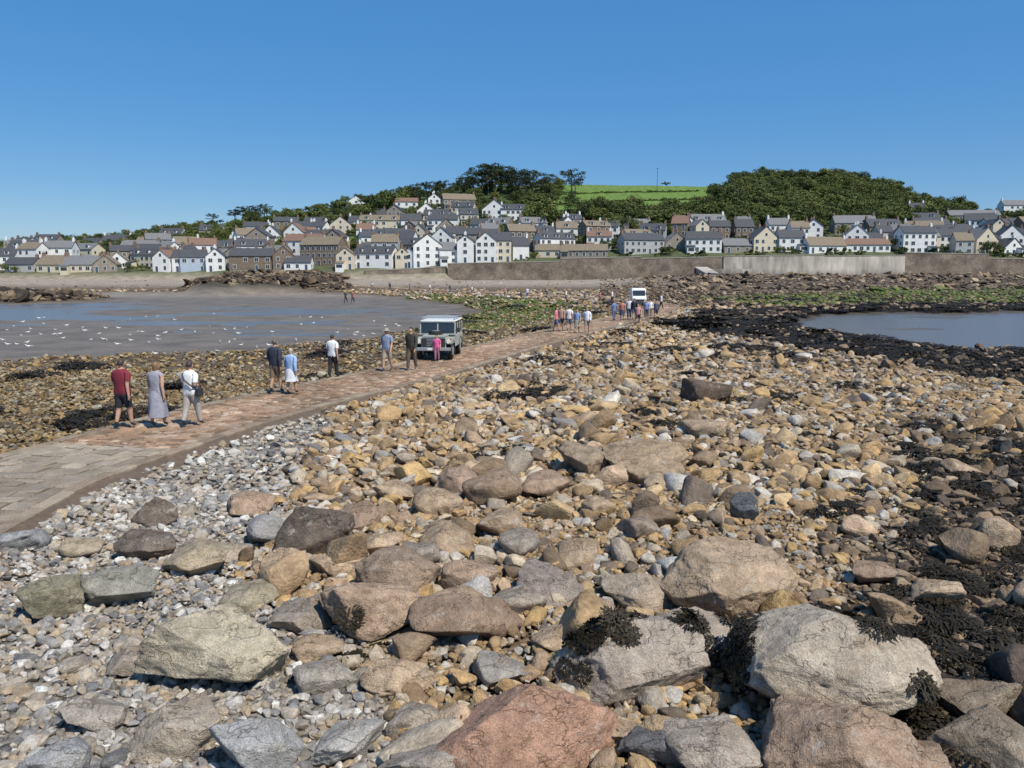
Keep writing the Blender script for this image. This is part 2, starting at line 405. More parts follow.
m.obj('side_windows',M_glass,V0)
m=MB();m.box(0,-.76,1.70,1.66,2.56,.09);m.obj('roof',M_whitep,V0,bevel=.04)
m=MB()
for sx in(-.78,.78): m.box(sx,-.8,1.86,.035,2.2,.035)
for yy in np.linspace(-1.85,.25,8): m.box(0,yy,1.84,1.56,.03,.03)
for sx in(-.72,.72):
    for yy in(-1.6,-.8,0): m.box(sx,yy,1.79,.03,.03,.12)
m.obj('roof_rack',M_metal,V0)
m=MB();m.cyl((0,1.0,1.12),(0,1.0,1.29),.34,.34,26);m.obj('spare_wheel',M_tyre,V0,bevel=.03)
m=MB();m.cyl((0,1.0,1.28),(0,1.0,1.30),.18,.18,18);m.obj('spare_hub',M_metal,V0)
m=MB()
for s in(-1,1):
    m.box(s*.98,.52,1.30,.15,.03,.20);m.cyl((s*.82,.5,1.28),(s*.95,.52,1.30),.012,.012,6)
m.obj('door_mirrors',M_black,V0)
m=MB();m.box(0,1.905,.53,.5,.012,.11);m.obj('number_plate',M_whitep,V0)
for s in(-1,1):
    wheel(V0,s*.70,1.17,.39,.22);wheel(V0,s*.70,-1.3,.39,.22)
m=MB()
for s in(-1,1):
    for yy in(1.17,-1.3):
        for k in range(7):
            a=math.pi*k/6;m.box(s*.82,yy+.47*math.cos(a),.39+.47*math.sin(a),.07,.26,.03,rx=a+math.pi/2)
m.obj('wheel_arches',M_black,V0)
m=MB();m.box(0,-.1,.42,.9,3.4,.12);m.obj('chassis',M_black,V0)
x,y=G(640,306.5,.33)
V1=empty('white_van',(x,y+1.5,.31),math.radians(180-4))
m=MB();m.prism([(-2.1,.4),(2.1,.4),(2.15,.95),(1.5,1.15),(.9,1.95),(.6,2.1),(-2.05,2.1),(-2.12,1.9)],-.8,.8);m.obj('van_body',M_whitep,V1,bevel=.06)
m=MB();m.box(0,1.24,1.57,1.4,.02,.74,rx=math.radians(37));m.obj('windscreen',M_glass,V1)
m=MB();m.box(0,2.16,.75,1.0,.03,.22);m.box(0,2.16,.48,1.5,.05,.14);m.obj('grille_and_bumper',M_black,V1)
m=MB()
for s in(-1,1): m.box(s*.62,2.14,.85,.26,.04,.18)
m.obj('headlights',M_lamp,V1)
for s in(-1,1):
    m=MB();m.box(s*.806,.85,1.45,.012,.9,.45);m.obj('side_window',M_glass,V1)
    wheel(V1,s*.70,1.35,.33,.2);wheel(V1,s*.70,-1.4,.33,.2)
# ---------- GROUND
ys=[1.0]
while ys[-1]<900: ys.append(ys[-1]*1.0135)
ys=[q for q in ys if not 289.5<q<292.5]+[289.8,290.15,290.7,291.25,292]
ys=sorted(ys)+[1000,1300,2000,4000,9000]
ys=np.array([-30,-10,0.3]+ys)
bs=np.concatenate([np.linspace(-3,-.85,40)[:-1],np.linspace(-.85,.85,460),np.linspace(.85,3,40)[1:]])
BB,YY=np.meshgrid(bs,ys);XX=BB*np.where(YY<4,4,YY)
xf=XX.ravel();yf=YY.ravel();zf=terr(xf,yf)
dp=dpath(xf,yf);near=1-sstep(1.8,3.0,dp)
zf=np.where(yf<250,zf*(1-near)+near*np.maximum(.14,zf),zf)
nr,nc=BB.shape
idx=np.arange(nr*nc).reshape(nr,nc)
q=np.stack([idx[:-1,:-1],idx[:-1,1:],idx[1:,1:],idx[1:,:-1]],-1).reshape(-1,4)
me=bpy.data.meshes.new('ground');me.vertices.add(nr*nc);me.vertices.foreach_set('co',np.stack([xf,yf,zf],-1).ravel())
me.loops.add(q.size);me.loops.foreach_set('vertex_index',q.ravel().astype(np.int32))
me.polygons.add(len(q));me.polygons.foreach_set('loop_start',np.arange(0,q.size,4,dtype=np.int32))
me.update(calc_edges=True);me.polygons.foreach_set('use_smooth',[True]*len(q))
def zones(x,y):
    u=512+F*x/np.maximum(y,1)*1.01
    c1_=inside(CHAP,x,y,seed=33);r1_=inside(ROCKL,x,y,seed=43)
    s_=inside(SAND,x,y)*(1-r1_)
    return dict(u=u,sand=s_,pool=inside(POOL,x,y,seed=15),weed=inside(WEED,x,y,seed=25),gl=inside(GREENL,x,y,amp=.05,seed=61),gr=inside(GREENR,x,y,amp=.05,seed=71),
      grey=inside(GREY,x,y,w=.05,amp=.06,seed=81),dark=inside(DARK,x,y,w=.08,amp=.07,seed=91),chap=np.maximum(c1_,r1_))
Zn=zones(xf,yf)
col=np.zeros((len(xf),3))+np.array([.12,.085,.05])
rock=np.ones(len(xf));wet=np.zeros(len(xf))
def lay(mask,c,rk=None,wt=None):
    m=mask[:,None];col[:]=col*(1-m)+np.array(c)*m
    if rk is not None: rock[:]=rock*(1-mask)+rk*mask
    if wt is not None: wet[:]=wet*(1-mask)+wt*mask
lay(Zn['grey'],(.22,.20,.17));lay(Zn['dark'],(.05,.038,.027))
yl=np.log(np.maximum(yf,1))
pt=fbm(xf/np.maximum(yf,1)*20,yl*20,101)
u_=Zn['u']
lay(sstep(95,130,yf)*sstep(520,700,u_),(.12,.09,.06),.7)
lay(sstep(180,240,yf),(.30,.255,.195),.25)
lay(sstep(110,160,yf)*sstep(600,720,u_),(.10,.077,.053),.7)
lay(sstep(230,262,yf)*sstep(680,760,u_)*.7,(.18,.132,.09),.7)
lay(Zn['gl']*sstep(-.2,.2,pt),(.11,.135,.035),.6)
lay(Zn['weed']*.92,(.028,.021,.013),.8,.3)
lay(Zn['gr']*sstep(-.3,.1,pt),(.12,.155,.035),.5)
lay(Zn['sand'],(.150,.126,.10),0,.4);lay(Zn['pool'],(.10,.085,.065),0,.7)
lay((Zn['sand'])*sstep(130,155,yf),(.22,.185,.145),0,.2)
lay(Zn['chap'],(.065,.058,.038),.6,0)
town=sstep(286,296,yf)
lay(town,(.08,.095,.042),0,0)
lay(sstep(345,385,yf),(.055,.08,.025),0,0)
fld=sstep(535,560,u_)*(1-sstep(700,725,u_))*sstep(385,405,yf);lay(fld,(.115,.185,.036))
fld2=sstep(-.05,.05,fbm(xf*.012,yf*.02,140))*sstep(340,360,yf)*(1-sstep(380,470,u_));lay(fld2*.8,(.10,.14,.04))
a=me.attributes.new('gcol','FLOAT_COLOR','POINT');a.data.foreach_set('color',np.concatenate([col,np.ones((len(xf),1))],1).ravel())
a=me.attributes.new('rock','FLOAT','POINT');a.data.foreach_set('value',rock)
a=me.attributes.new('wet','FLOAT','POINT');a.data.foreach_set('value',wet)
m,nt,b=newmat('ground_shingle_sand_grass')
geo=nt.nodes.new('ShaderNodeNewGeometry').outputs['Position']
A=attr(nt,'gcol').outputs['Color'];RK=attr(nt,'rock').outputs['Fac'];WT=attr(nt,'wet').outputs['Fac']
n1=nz(nt,.35,5,geo);n2=nz(nt,5,4,geo)
vo=nt.nodes.new('ShaderNodeTexVoronoi');vo.inputs['Scale'].default_value=11;nt.links.new(geo,vo.inputs['Vector'])
sp=nt.nodes.new('ShaderNodeSeparateColor');nt.links.new(vo.outputs['Color'],sp.inputs[0])
f=mathn(nt,'MULTIPLY',mapr(nt,n1.outputs[0],.3,.7,.72,1.28),mapr(nt,n2.outputs[0],.3,.7,.85,1.15))
peb=mapr(nt,sp.outputs[0],0,1,.4,1.5)
pebf=mathn(nt,'ADD',mathn(nt,'MULTIPLY',RK,mathn(nt,'SUBTRACT',peb,1.)),1.)
nt.links.new(mul(nt,A,mathn(nt,'MULTIPLY',f,pebf)),b.inputs['Base Color'])
nt.links.new(mapr(nt,WT,0,1,.92,.32),b.inputs['Roughness'])
b.inputs['Specular IOR Level'].default_value=.3
hh=mathn(nt,'ADD',mathn(nt,'MULTIPLY',mathn(nt,'MULTIPLY',vo.outputs['Distance'],-1),RK),mathn(nt,'MULTIPLY',n2.outputs[0],.15))
bump(nt,b,hh,.8,.06)
me.materials.append(m);obj('ground',me)
# ---------- WATER
m,nt,b=newmat('shallow_water');b.inputs['Base Color'].default_value=(.13,.118,.10,1);b.inputs['Roughness'].default_value=.26;b.inputs['Specular IOR Level'].default_value=.32
geo=nt.nodes.new('ShaderNodeNewGeometry').outputs['Position'];n=nz(nt,2.5,3,geo);bump(nt,b,n.outputs[0],.6,.06)
def water(name,poly,z):
    bm=bmesh.new();vs=[bm.verts.new((x,y,z)) for x,y in poly];f=bm.faces.new(vs);bmesh.ops.recalc_face_normals(bm,faces=[f])
    if f.normal.z<0: f.normal_flip()
    me=bpy.data.meshes.new(name);bm.to_mesh(me);bm.free();me.materials.append(m);obj(name,me)
water('water',WP([(-1100,366),(0,358),(240,349),(370,337),(430,323),(480,310),(420,299),(345,297),(200,297),(-1100,298)]),-.342)
water('water',WP([(760,318),(830,309),(1100,307),(1900,307),(1900,358),(1024,352),(920,348),(850,338)]),-.47)
# ---------- CAUSEWAY
P=[Vector((a,b_)) for a,b_ in CL]
Ls=[0]
for i in range(1,len(P)): Ls.append(Ls[-1]+(P[i]-P[i-1]).length)
def at(s):
    i=int(np.searchsorted(Ls,s))-1;i=max(0,min(len(P)-2,i));t=(s-Ls[i])/(Ls[i+1]-Ls[i]);p=P[i].lerp(P[i+1],t);d=(P[i+1]-P[i]).normalized()
    i2=min(i+1,len(P)-2);d2=(P[i2+1]-P[i2]).normalized();d=(d.lerp(d2,t)).normalized();return p,d,Vector((d.y,-d.x))
W=1.85
zc_=terr(CL[:,0],CL[:,1]);ztop=np.where(CL[:,1]>150,np.maximum(.30,zc_+.2),.30)
def ptop(s): return float(np.interp(s,Ls,ztop))
cw=empty('causeway',(0,0,0))
bv=[];bf=[];n=0;s=0
while s<Ls[-1]:
    p,d,r=at(s);z=ptop(s)
    for o,dz in((-W-.75,-.35),(-W-.02,-.05),(0,-.026),(W+.02,-.05),(W+.75,-.35)): bv.append((p.x+r.x*o,p.y+r.y*o,z+dz))
    if n>0:
        a=(n-1)*5
        for k in range(4): bf.append((a+k,a+k+1,a+k+6,a+k+5))
    n+=1;s+=.8
M_mortar=simple('sand_joint',(.12,.085,.058),.95,6,.3)
obj('bed',mesh_from('bed',bv,bf,[M_mortar],True),cw)
sv=[];sf=[];sc=[]
def block(p,d,r,o0,o1,l,z,hh,c,tl=.0):
    b0=len(sv);g=random.uniform(.012,.028) if tl else .02
    jo=[(random.uniform(-.03,.03),random.uniform(-.03,.03)) for _ in range(4)] if tl else [(0,0)]*4
    for lev,(ins,zz) in enumerate(((0,z-hh),(0,z-.026),(.022,z))):
        for (jx,jy),(oo,ll) in zip(jo,((o0+g+ins,g+ins),(o1-g-ins,g+ins),(o1-g-ins,l-g-ins),(o0+g+ins,l-g-ins))):
            sv.append((p.x+r.x*(oo+jx)+d.x*(ll+jy),p.y+r.y*(oo+jx)+d.y*(ll+jy),zz+(tl*(oo-o0) if lev else 0)))
    for L in(0,4):
        for k in range(4):
            j=(k+1)%4;sf.append((b0+L+k,b0+L+j,b0+L+4+j,b0+L+4+k));sc.append(c)
    sf.append((b0+8,b0+9,b0+10,b0+11));sc.append(c)
s=0
PAL=[(.33,.225,.145),(.29,.195,.125),(.38,.275,.19),(.33,.215,.14),(.22,.155,.105),(.42,.32,.235),(.29,.185,.12)]
while s<Ls[-1]-1:
    p,d,r=at(s);z=ptop(s);fine=p.y<60
    l=random.uniform(.15,.30) if fine else random.uniform(.35,.6)
    big=p.y<17.3
    if big: l=random.uniform(.25,.5)
    o=-W+.3
    while o<W-.31:
        w=random.uniform(.16,.40) if fine else random.uniform(.4,.8)
        if big: w=random.uniform(.3,.65)
        o1=min(o+w,W-.3)
        if W-.3-o1<.12:o1=W-.3
        c=random.choice(PAL);k=random.uniform(.80,1.12);patch=1+.35*mn.noise(Vector((s*.25,o*.5,0)))+.15*mn.noise(Vector((s*.9,o*1.5,4)))
        if abs((o+o1)/2)>1.2: k*=.88
        if big: c=random.choice([(.33,.27,.20),(.30,.25,.185),(.36,.30,.23)])
        block(p,d,r,o,o1,l,z+random.uniform(-.016,.008),.08,tuple(q*k*patch for q in c),random.uniform(.001,.06)*random.choice((-1,1)))
        o=o1
    s+=l
s=0
while s<Ls[-1]-1:
    p,d,r=at(s);z=ptop(s);l=random.uniform(.6,1.1)
    for o0,o1 in((-W,-W+.3),(W-.3,W)):
        k=random.uniform(.7,1.0);c=random.choice([(.31,.235,.17),(.28,.215,.155),(.36,.29,.21)])
        block(p,d,r,o0,o1,l,z+.02+random.uniform(-.02,.015),.35,tuple(q*k for q in c))
    s+=l
m,nt,b=newmat('paving_stone');geo=nt.nodes.new('ShaderNodeNewGeometry').outputs['Position']
n=nz(nt,3,4,geo);n2=nz(nt,35,3,geo)
nt.links.new(mul(nt,attr(nt,'bc').outputs['Color'],mathn(nt,'MULTIPLY',mapr(nt,n.outputs[0],.3,.7,.78,1.22),mapr(nt,n2.outputs[0],.3,.7,.74,1.2))),b.inputs['Base Color'])
b.inputs['Roughness'].default_value=.9;b.inputs['Specular IOR Level'].default_value=.25;bump(nt,b,n2.outputs[0],.6,.03)
me=mesh_from('paving_stones',sv,sf,[m]);a=me.attributes.new('bc','FLOAT_COLOR','FACE');a.data.foreach_set('color',np.array([(*c,1) for c in sc]).ravel())
obj('paving_stones',me,cw)
# ---------- ROCK SHAPES
def rock(seed,sub,ncut=14,namp=.10,cutlo=.48,cuthi=.85,fine=0.):
    r=random.Random(seed);bm=bmesh.new();bmesh.ops.create_icosphere(bm,subdivisions=sub,radius=1)
    ns=[]
    for i in range(ncut):
        n=Vector((r.gauss(0,1),r.gauss(0,1),r.gauss(0,1))).normalized();ns.append((n,r.uniform(cutlo,cuthi)))
    off=Vector((r.uniform(-50,50),r.uniform(-50,50),r.uniform(-50,50)))
    for v in bm.verts:
        p=v.co.copy()
        p*=1+.18*mn.noise(p*1.1+off)
        for n,o in ns:
            d=p.dot(n)-o
            if d>0: p-=n*d*.96
        p*=1+namp*mn.fractal(p*2.4+off,1.,2.,4)
        if fine:
            q=mn.fractal(p*6+off,.8,2.,5);rg=1-abs(mn.noise(p*3.3+off*1.3))*2
            p*=1+fine*q-.022*max(0,rg-.85)*6
        v.co=p
    co=np.array([v.co for v in bm.verts]);mi=co.min(0);ma=co.max(0)
    for v in bm.verts: v.co=Vector([(v.co[k]-(mi[k]+ma[k])/2)/(ma[k]-mi[k]) for k in range(3)])
    me=bpy.data.meshes.new('rock');bm.to_mesh(me);bm.free()
    me.polygons.foreach_set('use_smooth',[True]*len(me.polygons));return me
def proto(name,meshes,mat=None):
    c=bpy.data.collections.new(name)
    for i,me in enumerate(meshes):
        if mat: me.materials.append(mat)
        o=bpy.data.objects.new('%s_shape_%02d'%(name,i),me);c.objects.link(o)
    return c
def scatter(name,pts,rots,scl,tint,coll,nsh):
    n=len(pts);me=bpy.data.meshes.new(name);me.vertices.add(n);me.vertices.foreach_set('co',np.asarray(pts,float).ravel())
    for nm,t,k,arr in(('rot','FLOAT_VECTOR','vector',rots),('scl','FLOAT_VECTOR','vector',scl),('tint','FLOAT_COLOR','color',np.concatenate([tint,np.ones((n,1))],1))):
        a=me.attributes.new(nm,t,'POINT');a.data.foreach_set(k,np.asarray(arr,float).ravel())
    a=me.attributes.new('idx','INT','POINT');a.data.foreach_set('value',rng.integers(0,nsh,n).astype(np.int32))
    o=obj(name,me)
    ng=bpy.data.node_groups.new(name,'GeometryNodeTree')
    ng.interface.new_socket('Geometry',in_out='INPUT',socket_type='NodeSocketGeometry');ng.interface.new_socket('Geometry',in_out='OUTPUT',socket_type='NodeSocketGeometry')
    N=ng.nodes;gi=N.new('NodeGroupInput');go=N.new('NodeGroupOutput');ci=N.new('GeometryNodeCollectionInfo');ip=N.new('GeometryNodeInstanceOnPoints')
    ci.inputs['Collection'].default_value=coll;ci.inputs['Separate Children'].default_value=True;ci.inputs['Reset Children'].default_value=True
    def na(nm,t):
        q=N.new('GeometryNodeInputNamedAttribute');q.data_type=t;q.inputs['Name'].default_value=nm
        return next(s for s in q.outputs if s.enabled and s.name=='Attribute')
    er=N.new('FunctionNodeEulerToRotation')
    L=ng.links.new
    L(gi.outputs[0],ip.inputs['Points']);L(ci.outputs[0],ip.inputs['Instance']);ip.inputs['Pick Instance'].default_value=True
    L(na('idx','INT'),ip.inputs['Instance Index']);L(na('rot','FLOAT_VECTOR'),er.inputs[0]);L(er.outputs[0],ip.inputs['Rotation']);L(na('scl','FLOAT_VECTOR'),ip.inputs['Scale'])
    L(ip.outputs[0],go.inputs[0])
    md=o.modifiers.new('instances','NODES');md.node_group=ng
    return o
PC=proto('cobble',[rock(100+i,3,13+i%4,.06,.38,.78) for i in range(16)],M_stone)
GOLD=np.array([(.35,.235,.12),(.30,.205,.11),(.40,.29,.165),(.23,.16,.095),(.14,.11,.085),(.33,.275,.205),(.37,.25,.115),(.26,.18,.10),(.18,.13,.085),(.43,.35,.25),(.40,.36,.30),(.33,.24,.16)])
GREYP=np.array([(.33,.31,.28),(.42,.395,.355),(.22,.21,.20),(.52,.49,.44),(.29,.255,.205),(.37,.32,.255),(.16,.155,.15),(.32,.27,.21),(.34,.265,.18)])
DARKP=np.array([(.13,.095,.063),(.08,.062,.048),(.23,.165,.105),(.05,.04,.032),(.31,.235,.155),(.16,.12,.083)])
def layer(name,n,y0,y1,s0,s1,pw=2.,bw=.85,filt=None,flat=(.5,.8)):
    t=rng.random(n)
    y=(y0**pw+(y1**pw-y0**pw)*t)**(1/pw)
    x=rng.uniform(-bw,bw,n)*y
    Z=zones(x,y);d=dpath(x,y)
    keep=(d>2.0)&(Z['sand']<.45)&(Z['pool']<.4)
    r=rng.random(n)
    keep&=~((Z['weed']>.5)&(r<.8))
    keep&=~((Z['dark']>.5)&(r<.35))
    keep&=(y<284)
    u=Z['u']
    keep&=~((y>185)&(u<600)&(Z['chap']<.4)&(r<.93))
    if filt is not None: keep&=filt(x,y,Z,r)
    x,y=x[keep],y[keep];Z={k:v[keep] for k,v in Z.items()};m=len(x)
    sz=s0*(s1/s0)**(rng.random(m)**1.5)
    sz=np.where((Z['grey']>.5)&(sz>.16),sz*.65,sz)
    left=(x<np.interp(y,CL[:120,1],CL[:120,0]))&(y<95)
    sz=np.where(left&(sz>.14),sz*.62,sz)
    z=terr(x,y);dd=dpath(x,y);pile=(1-sstep(2.0,3.0,dd))*.10
    z=np.where(y<250,np.maximum(z,(1-sstep(1.8,3.0,dd))*.14),z)
    sc=np.stack([sz*rng.uniform(.85,1.35,m),sz*rng.uniform(.7,1.1,m),sz*rng.uniform(*flat,m)],1)
    z=z+sc[:,2]*rng.uniform(.08,.40,m)+pile*.3
    rot=np.stack([rng.normal(0,.35,m),rng.normal(0,.35,m),rng.uniform(0,6.28,m)],1)
    tint=GOLD[rng.integers(0,len(GOLD),m)].copy()
    g=Z['grey']>rng.uniform(.2,.8,m);tint[g]=GREYP[rng.integers(0,len(GREYP),g.sum())]
    k=rng.random(m)<.09;tint[k]=GREYP[rng.integers(0,len(GREYP),k.sum())]*.8
    g=(Z['dark']>rng.uniform(.2,.8,m))|(Z['weed']>.5)|(Z['chap']>.4);tint[g]=DARKP[rng.integers(0,len(DARKP),g.sum())]
    tint[Z['chap']>.4]*=.75
    g=(y>95)&(Z['u']>600);tint[g]=DARKP[rng.integers(0,len(DARKP),g.sum())]*.9
    ls=(dd>2)&left;tint[ls]*=np.array([.80,.80,.72]);ls&=(rng.random(m)<.3);tint[ls]*=.5
    g=((Z['gl']>.5)|(Z['gr']>.5))&(rng.random(m)<.6);tint[g]=np.array([.095,.12,.035])
    g=(y>75)&(Z['u']<600)&(rng.random(m)<.5);tint[g]*=.7
    pn=fbm(x*.12,y*.09,303);tint*=(1+.18*pn)[:,None]
    rg=(Z['u']>560)&(y>14)&(y<95);rn=fbm(x*.25+9,y*.13,404);dk=rg&(rn>.16)&(rng.random(m)<.6*sstep(600,900,Z['u']));tint[dk]*=.45
    tint*=rng.uniform(.78,1.15,(m,1))*1.25
    scatter(name,np.stack([x,y,z],1),rot,sc,np.minimum(tint,.72),PC,16)
    return m
c1=layer('shingle_pebbles',32000,5,15,.045,.14)
c2=layer('beach_cobbles',32000,5,34,.11,.30)
c3=layer('foreshore_stones',44000,13,85,.20,.48,flat=(.45,.75))
c4=layer('reef_rocks',30000,70,284,.40,.95,pw=-.6,flat=(.35,.6))
c5=layer('small_boulders',900,6,60,.36,.85,pw=1.3,filt=lambda x,y,Z,r:(Z['u']>120)&(Z['u']>250+(y-10)*3),flat=(.55,.85))
c5+=layer('small_boulders',260,6,15,.26,.5,pw=1.6,filt=lambda x,y,Z,r:(Z['u']<420),flat=(.5,.8))
def reef(x,y,Z,r): return (y>170)&((Z['u']>640)|(Z['chap']>.4))
c6=layer('reef_boulders',2600,150,284,1.0,3.0,filt=reef,flat=(.3,.5))
c7=layer('outcrop_rocks',26000,115,275,.8,2.6,filt=lambda x,y,Z,r:(Z['chap']>.4)&(Z['u']<400),flat=(.4,.7))
print('STONES',c1,c2,c3,c4,c5,c6,c7)
# ---------- FOREGROUND BOULDERS
from mathutils.bvhtree import BVHTree
TAN=(.42,.31,.205);GRB=(.36,.30,.235);RED=(.36,.215,.145);DKB=(.17,.135,.105);GR=(.33,.32,.30);LT=(.48,.40,.30);BRN=(.34,.24,.165)
BL=[(725,626,142,88,TAN,.8,2),(828,745,208,138,LT,.85,2),(528,800,205,116,RED,.9,1),(221,700,158,68,(.42,.36,.255),.7,1),(626,706,160,54,GRB,.7,1),(315,560,84,66,DKB,.8,1),
(158,531,46,33,DKB,.8,1),(255,790,90,68,GR,.7,1),(380,644,115,72,(.35,.25,.17),.9,1),(648,486,86,40,(.38,.28,.18),.9,1),(706,404,52,24,(.14,.105,.08),.7,1),(998,553,40,37,TAN,.8,2),
(830,812,165,100,BRN,.9,1),(712,795,100,62,GRB,.8,1),(182,765,92,58,(.36,.30,.225),.8,1),(60,792,70,48,GR,.8,1),(95,745,66,40,(.34,.30,.245),.8,1),(122,610,80,46,(.31,.29,.235),.8,1),(58,624,62,48,(.28,.25,.165),.8,1),
(742,528,28,34,(.12,.125,.13),.7,1),(400,700,76,40,TAN,.8,1),(468,652,112,30,BRN,.8,1),(440,800,125,68,(.33,.275,.22),.8,1),(588,478,66,34,(.32,.245,.165),.8,1),(398,600,84,50,(.34,.25,.175),.8,2),(445,560,60,38,TAN,.8,1),(492,510,60,40,(.33,.235,.155),.8,1),
(694,672,100,48,GRB,.7,1),(640,616,82,38,(.35,.28,.205),.8,1),(470,600,58,40,BRN,.8,1),(340,580,66,32,TAN,.8,1),(200,580,70,32,(.38,.305,.205),.8,1),(150,565,62,36,DKB,.8,1),(250,520,50,28,BRN,.8,1),(440,520,50,32,TAN,.8,1),(520,560,44,28,(.35,.30,.24),.8,2),(575,570,50,28,TAN,.8,1),
(550,610,70,32,(.29,.24,.195),.8,1),(500,690,56,40,(.32,.29,.25),.8,1),(655,775,80,46,(.17,.165,.16),.7,1),(970,735,90,40,(.21,.165,.115),.8,1),(985,800,110,58,(.24,.19,.135),.9,1),(905,800,70,48,BRN,.8,1),(330,700,70,34,(.36,.32,.265),.8,1),(345,772,76,38,(.40,.37,.32),.8,1),
(770,622,50,32,BRN,.8,1),(560,662,60,34,TAN,.8,1),(870,590,44,28,BRN,.8,1),(930,610,52,26,TAN,.8,1),(960,480,40,20,TAN,.8,1),(1040,620,60,40,TAN,.8,2),(250,612,60,28,(.36,.31,.215),.8,1),(20,560,56,28,GR,.8,1),(85,560,40,26,(.34,.275,.19),.8,1),(705,440,50,22,TAN,.8,1),(460,500,60,32,BRN,.8,1),(395,505,40,26,TAN,.8,1),(640,545,44,26,(.28,.22,.165),.8,1),(300,640,66,32,GRB,.8,1),(140,680,60,30,GRB,.8,1),(600,520,36,24,TAN,.8,1),
(360,530,50,32,BRN,.8,1),(420,575,46,30,GRB,.8,1),(500,540,50,30,TAN,.8,1),(380,560,50,30,TAN,.8,1),(455,620,60,30,TAN,.8,1),(520,620,56,34,GRB,.8,1),(345,615,56,34,BRN,.8,1),(285,575,46,28,TAN,.8,1),(230,565,44,26,GRB,.8,1),(545,500,50,28,BRN,.8,1),(480,480,44,24,TAN,.8,1),(590,625,50,30,BRN,.8,1),(420,740,70,42,GRB,.8,1),(620,752,50,30,TAN,.8,1),(750,690,50,30,GRB,.8,1),(320,668,50,28,TAN,.8,1)]
bvhs=[]
for i,(u,v,w,h,c,dr,rd) in enumerate(BL):
    x,y=G(u,v,0);zc=depth(x,y,0);ww=w*zc/F*1.03;dp_=ww*dr
    phi=math.atan2(H,y+dp_/2)
    hh=(h*zc/F-dp_*math.sin(phi)*.56)/math.cos(phi);hh=max(hh,.42*ww)*1.02
    me=rock(500+i*7,6 if w>125 else 5 if w>60 else 4,9 if rd==2 else 13,.05 if rd==2 else .085,.68 if rd==2 else .42,.94 if rd==2 else .78,.022 if rd==2 else .03)
    me.materials.append(M_boulder)
    cy=y+dp_*.42;z0=tz(x*cy/y,cy)
    hf=hh*1.2
    o=obj('boulder',me,loc=(x*cy/y,cy,z0+hh-hf/2))
    me.transform(Matrix.Diagonal((ww,dp_,hf,1)));me.update()
    kk=random.uniform(.92,1.22);o.color=(c[0]*kk,c[1]*kk*1.01,c[2]*kk*1.03,1);o.rotation_euler=(random.uniform(-.10,.10),random.uniform(-.16,.16),random.uniform(-.15,.15))
    bvhs.append(o)
# ---------- SEAWEED
def weedmesh(seed,n=120,R=.5):
    r=random.Random(seed);v=[];f=[]
    for i in range(n):
        a=r.uniform(0,6.28);d=R*math.sqrt(r.random())*.8;p=Vector((d*math.cos(a),d*math.sin(a),.10*(1-d/R)+r.uniform(0,.04)))
        a+=r.uniform(-1,1);dirv=Vector((math.cos(a),math.sin(a),r.uniform(-.1,.5)));L=r.uniform(.08,.2);w=r.uniform(.018,.042);b0=len(v)
        for k in range(5):
            t=k/4;sd=Vector((-dirv.y,dirv.x,0)).normalized()*w*(1-.5*t);q=p.copy();v.append(q-sd+Vector((0,0,-.004)));v.append(q+sd+Vector((0,0,.01*math.sin(k*3))));
            p=p+dirv*L/4;dirv.z-=.32;dirv.x+=r.uniform(-.3,.3);dirv.y+=r.uniform(-.3,.3)
            if p.z<.005:p.z=.005+r.random()*.02
        for k in range(4): f.append((b0+2*k,b0+2*k+1,b0+2*k+3,b0+2*k+2))
    return mesh_from('weed',v,f,[],True)
WC=proto('seaweed',[weedmesh(i) for i in range(5)],M_weed)
n=10000;y=(6**.8+(130**.8-6**.8)*rng.random(n))**(1/.8);x=rng.uniform(-.85,.85,n)*y;Z=zones(x,y)
pn=fbm(x*.5,y*.35,201);rn=fbm(x*.25+9,y*.13,404)
keep=(Z['pool']<.4)&(Z['sand']<.4)&(dpath(x,y)>2.2)&(((Z['weed']>.4)&(pn>-.45))|((Z['dark']>.4)&(pn>.10))|((Z['grey']<.3)&(pn>.45)&(y>12))|((Z['u']>660)&(rn>.28)&(y>14)&(rng.random(n)<.6)))
x,y=x[keep],y[keep];m_=len(x);sc=rng.uniform(.4,1.0,m_)*np.clip(y/18,.6,3.5)
scatter('seaweed',np.stack([x,y,terr(x,y)+.05+.06*rng.random(m_)],1),np.stack([rng.normal(0,.1,m_),rng.normal(0,.1,m_),rng.uniform(0,6.28,m_)],1),np.stack([sc,sc,np.clip(sc,.5,1.5)],1),np.zeros((m_,3)),WC,5)
bpy.context.view_layer.update()
bt=[]
for o in bvhs:
    M=o.matrix_world;bt.append(BVHTree.FromPolygons([M@q.co for q in o.data.vertices],[tuple(p.vertices) for p in o.data.polygons]))
def drop(x,y):
    best=(tz(x,y),Vector((0,0,1)))
    for t in bt:
        h=t.ray_cast(Vector((x,y,6)),Vector((0,0,-1)))
        if h[0] and h[0].z>best[0]: best=(h[0].z,h[1])
    return best
hp=[];hr_=[];hs=[]
for (u,v,su,sv_,n) in((597,634,28,18,80),(852,625,22,20,60),(878,655,16,18,44),(815,600,36,8,12),(742,630,12,24,24),(690,636,40,8,10),(740,665,12,20,22),(350,620,8,14,8),(925,695,24,10,8)):
    for k in range(n):
        uu=random.gauss(u,su*.5);vv=random.gauss(v,sv_*.5);x,y=G(uu,vv,.45);z,nn=drop(x,y)
        if nn.z<.15: continue
        e=nn.to_track_quat('Z','Y').to_euler();hp.append((x,y,z+.005));hr_.append((e.x,e.y,e.z));s_=random.uniform(.2,.42);hs.append((s_,s_,s_))
scatter('seaweed_tufts',hp,hr_,hs,np.zeros((len(hp),3)),WC,5)
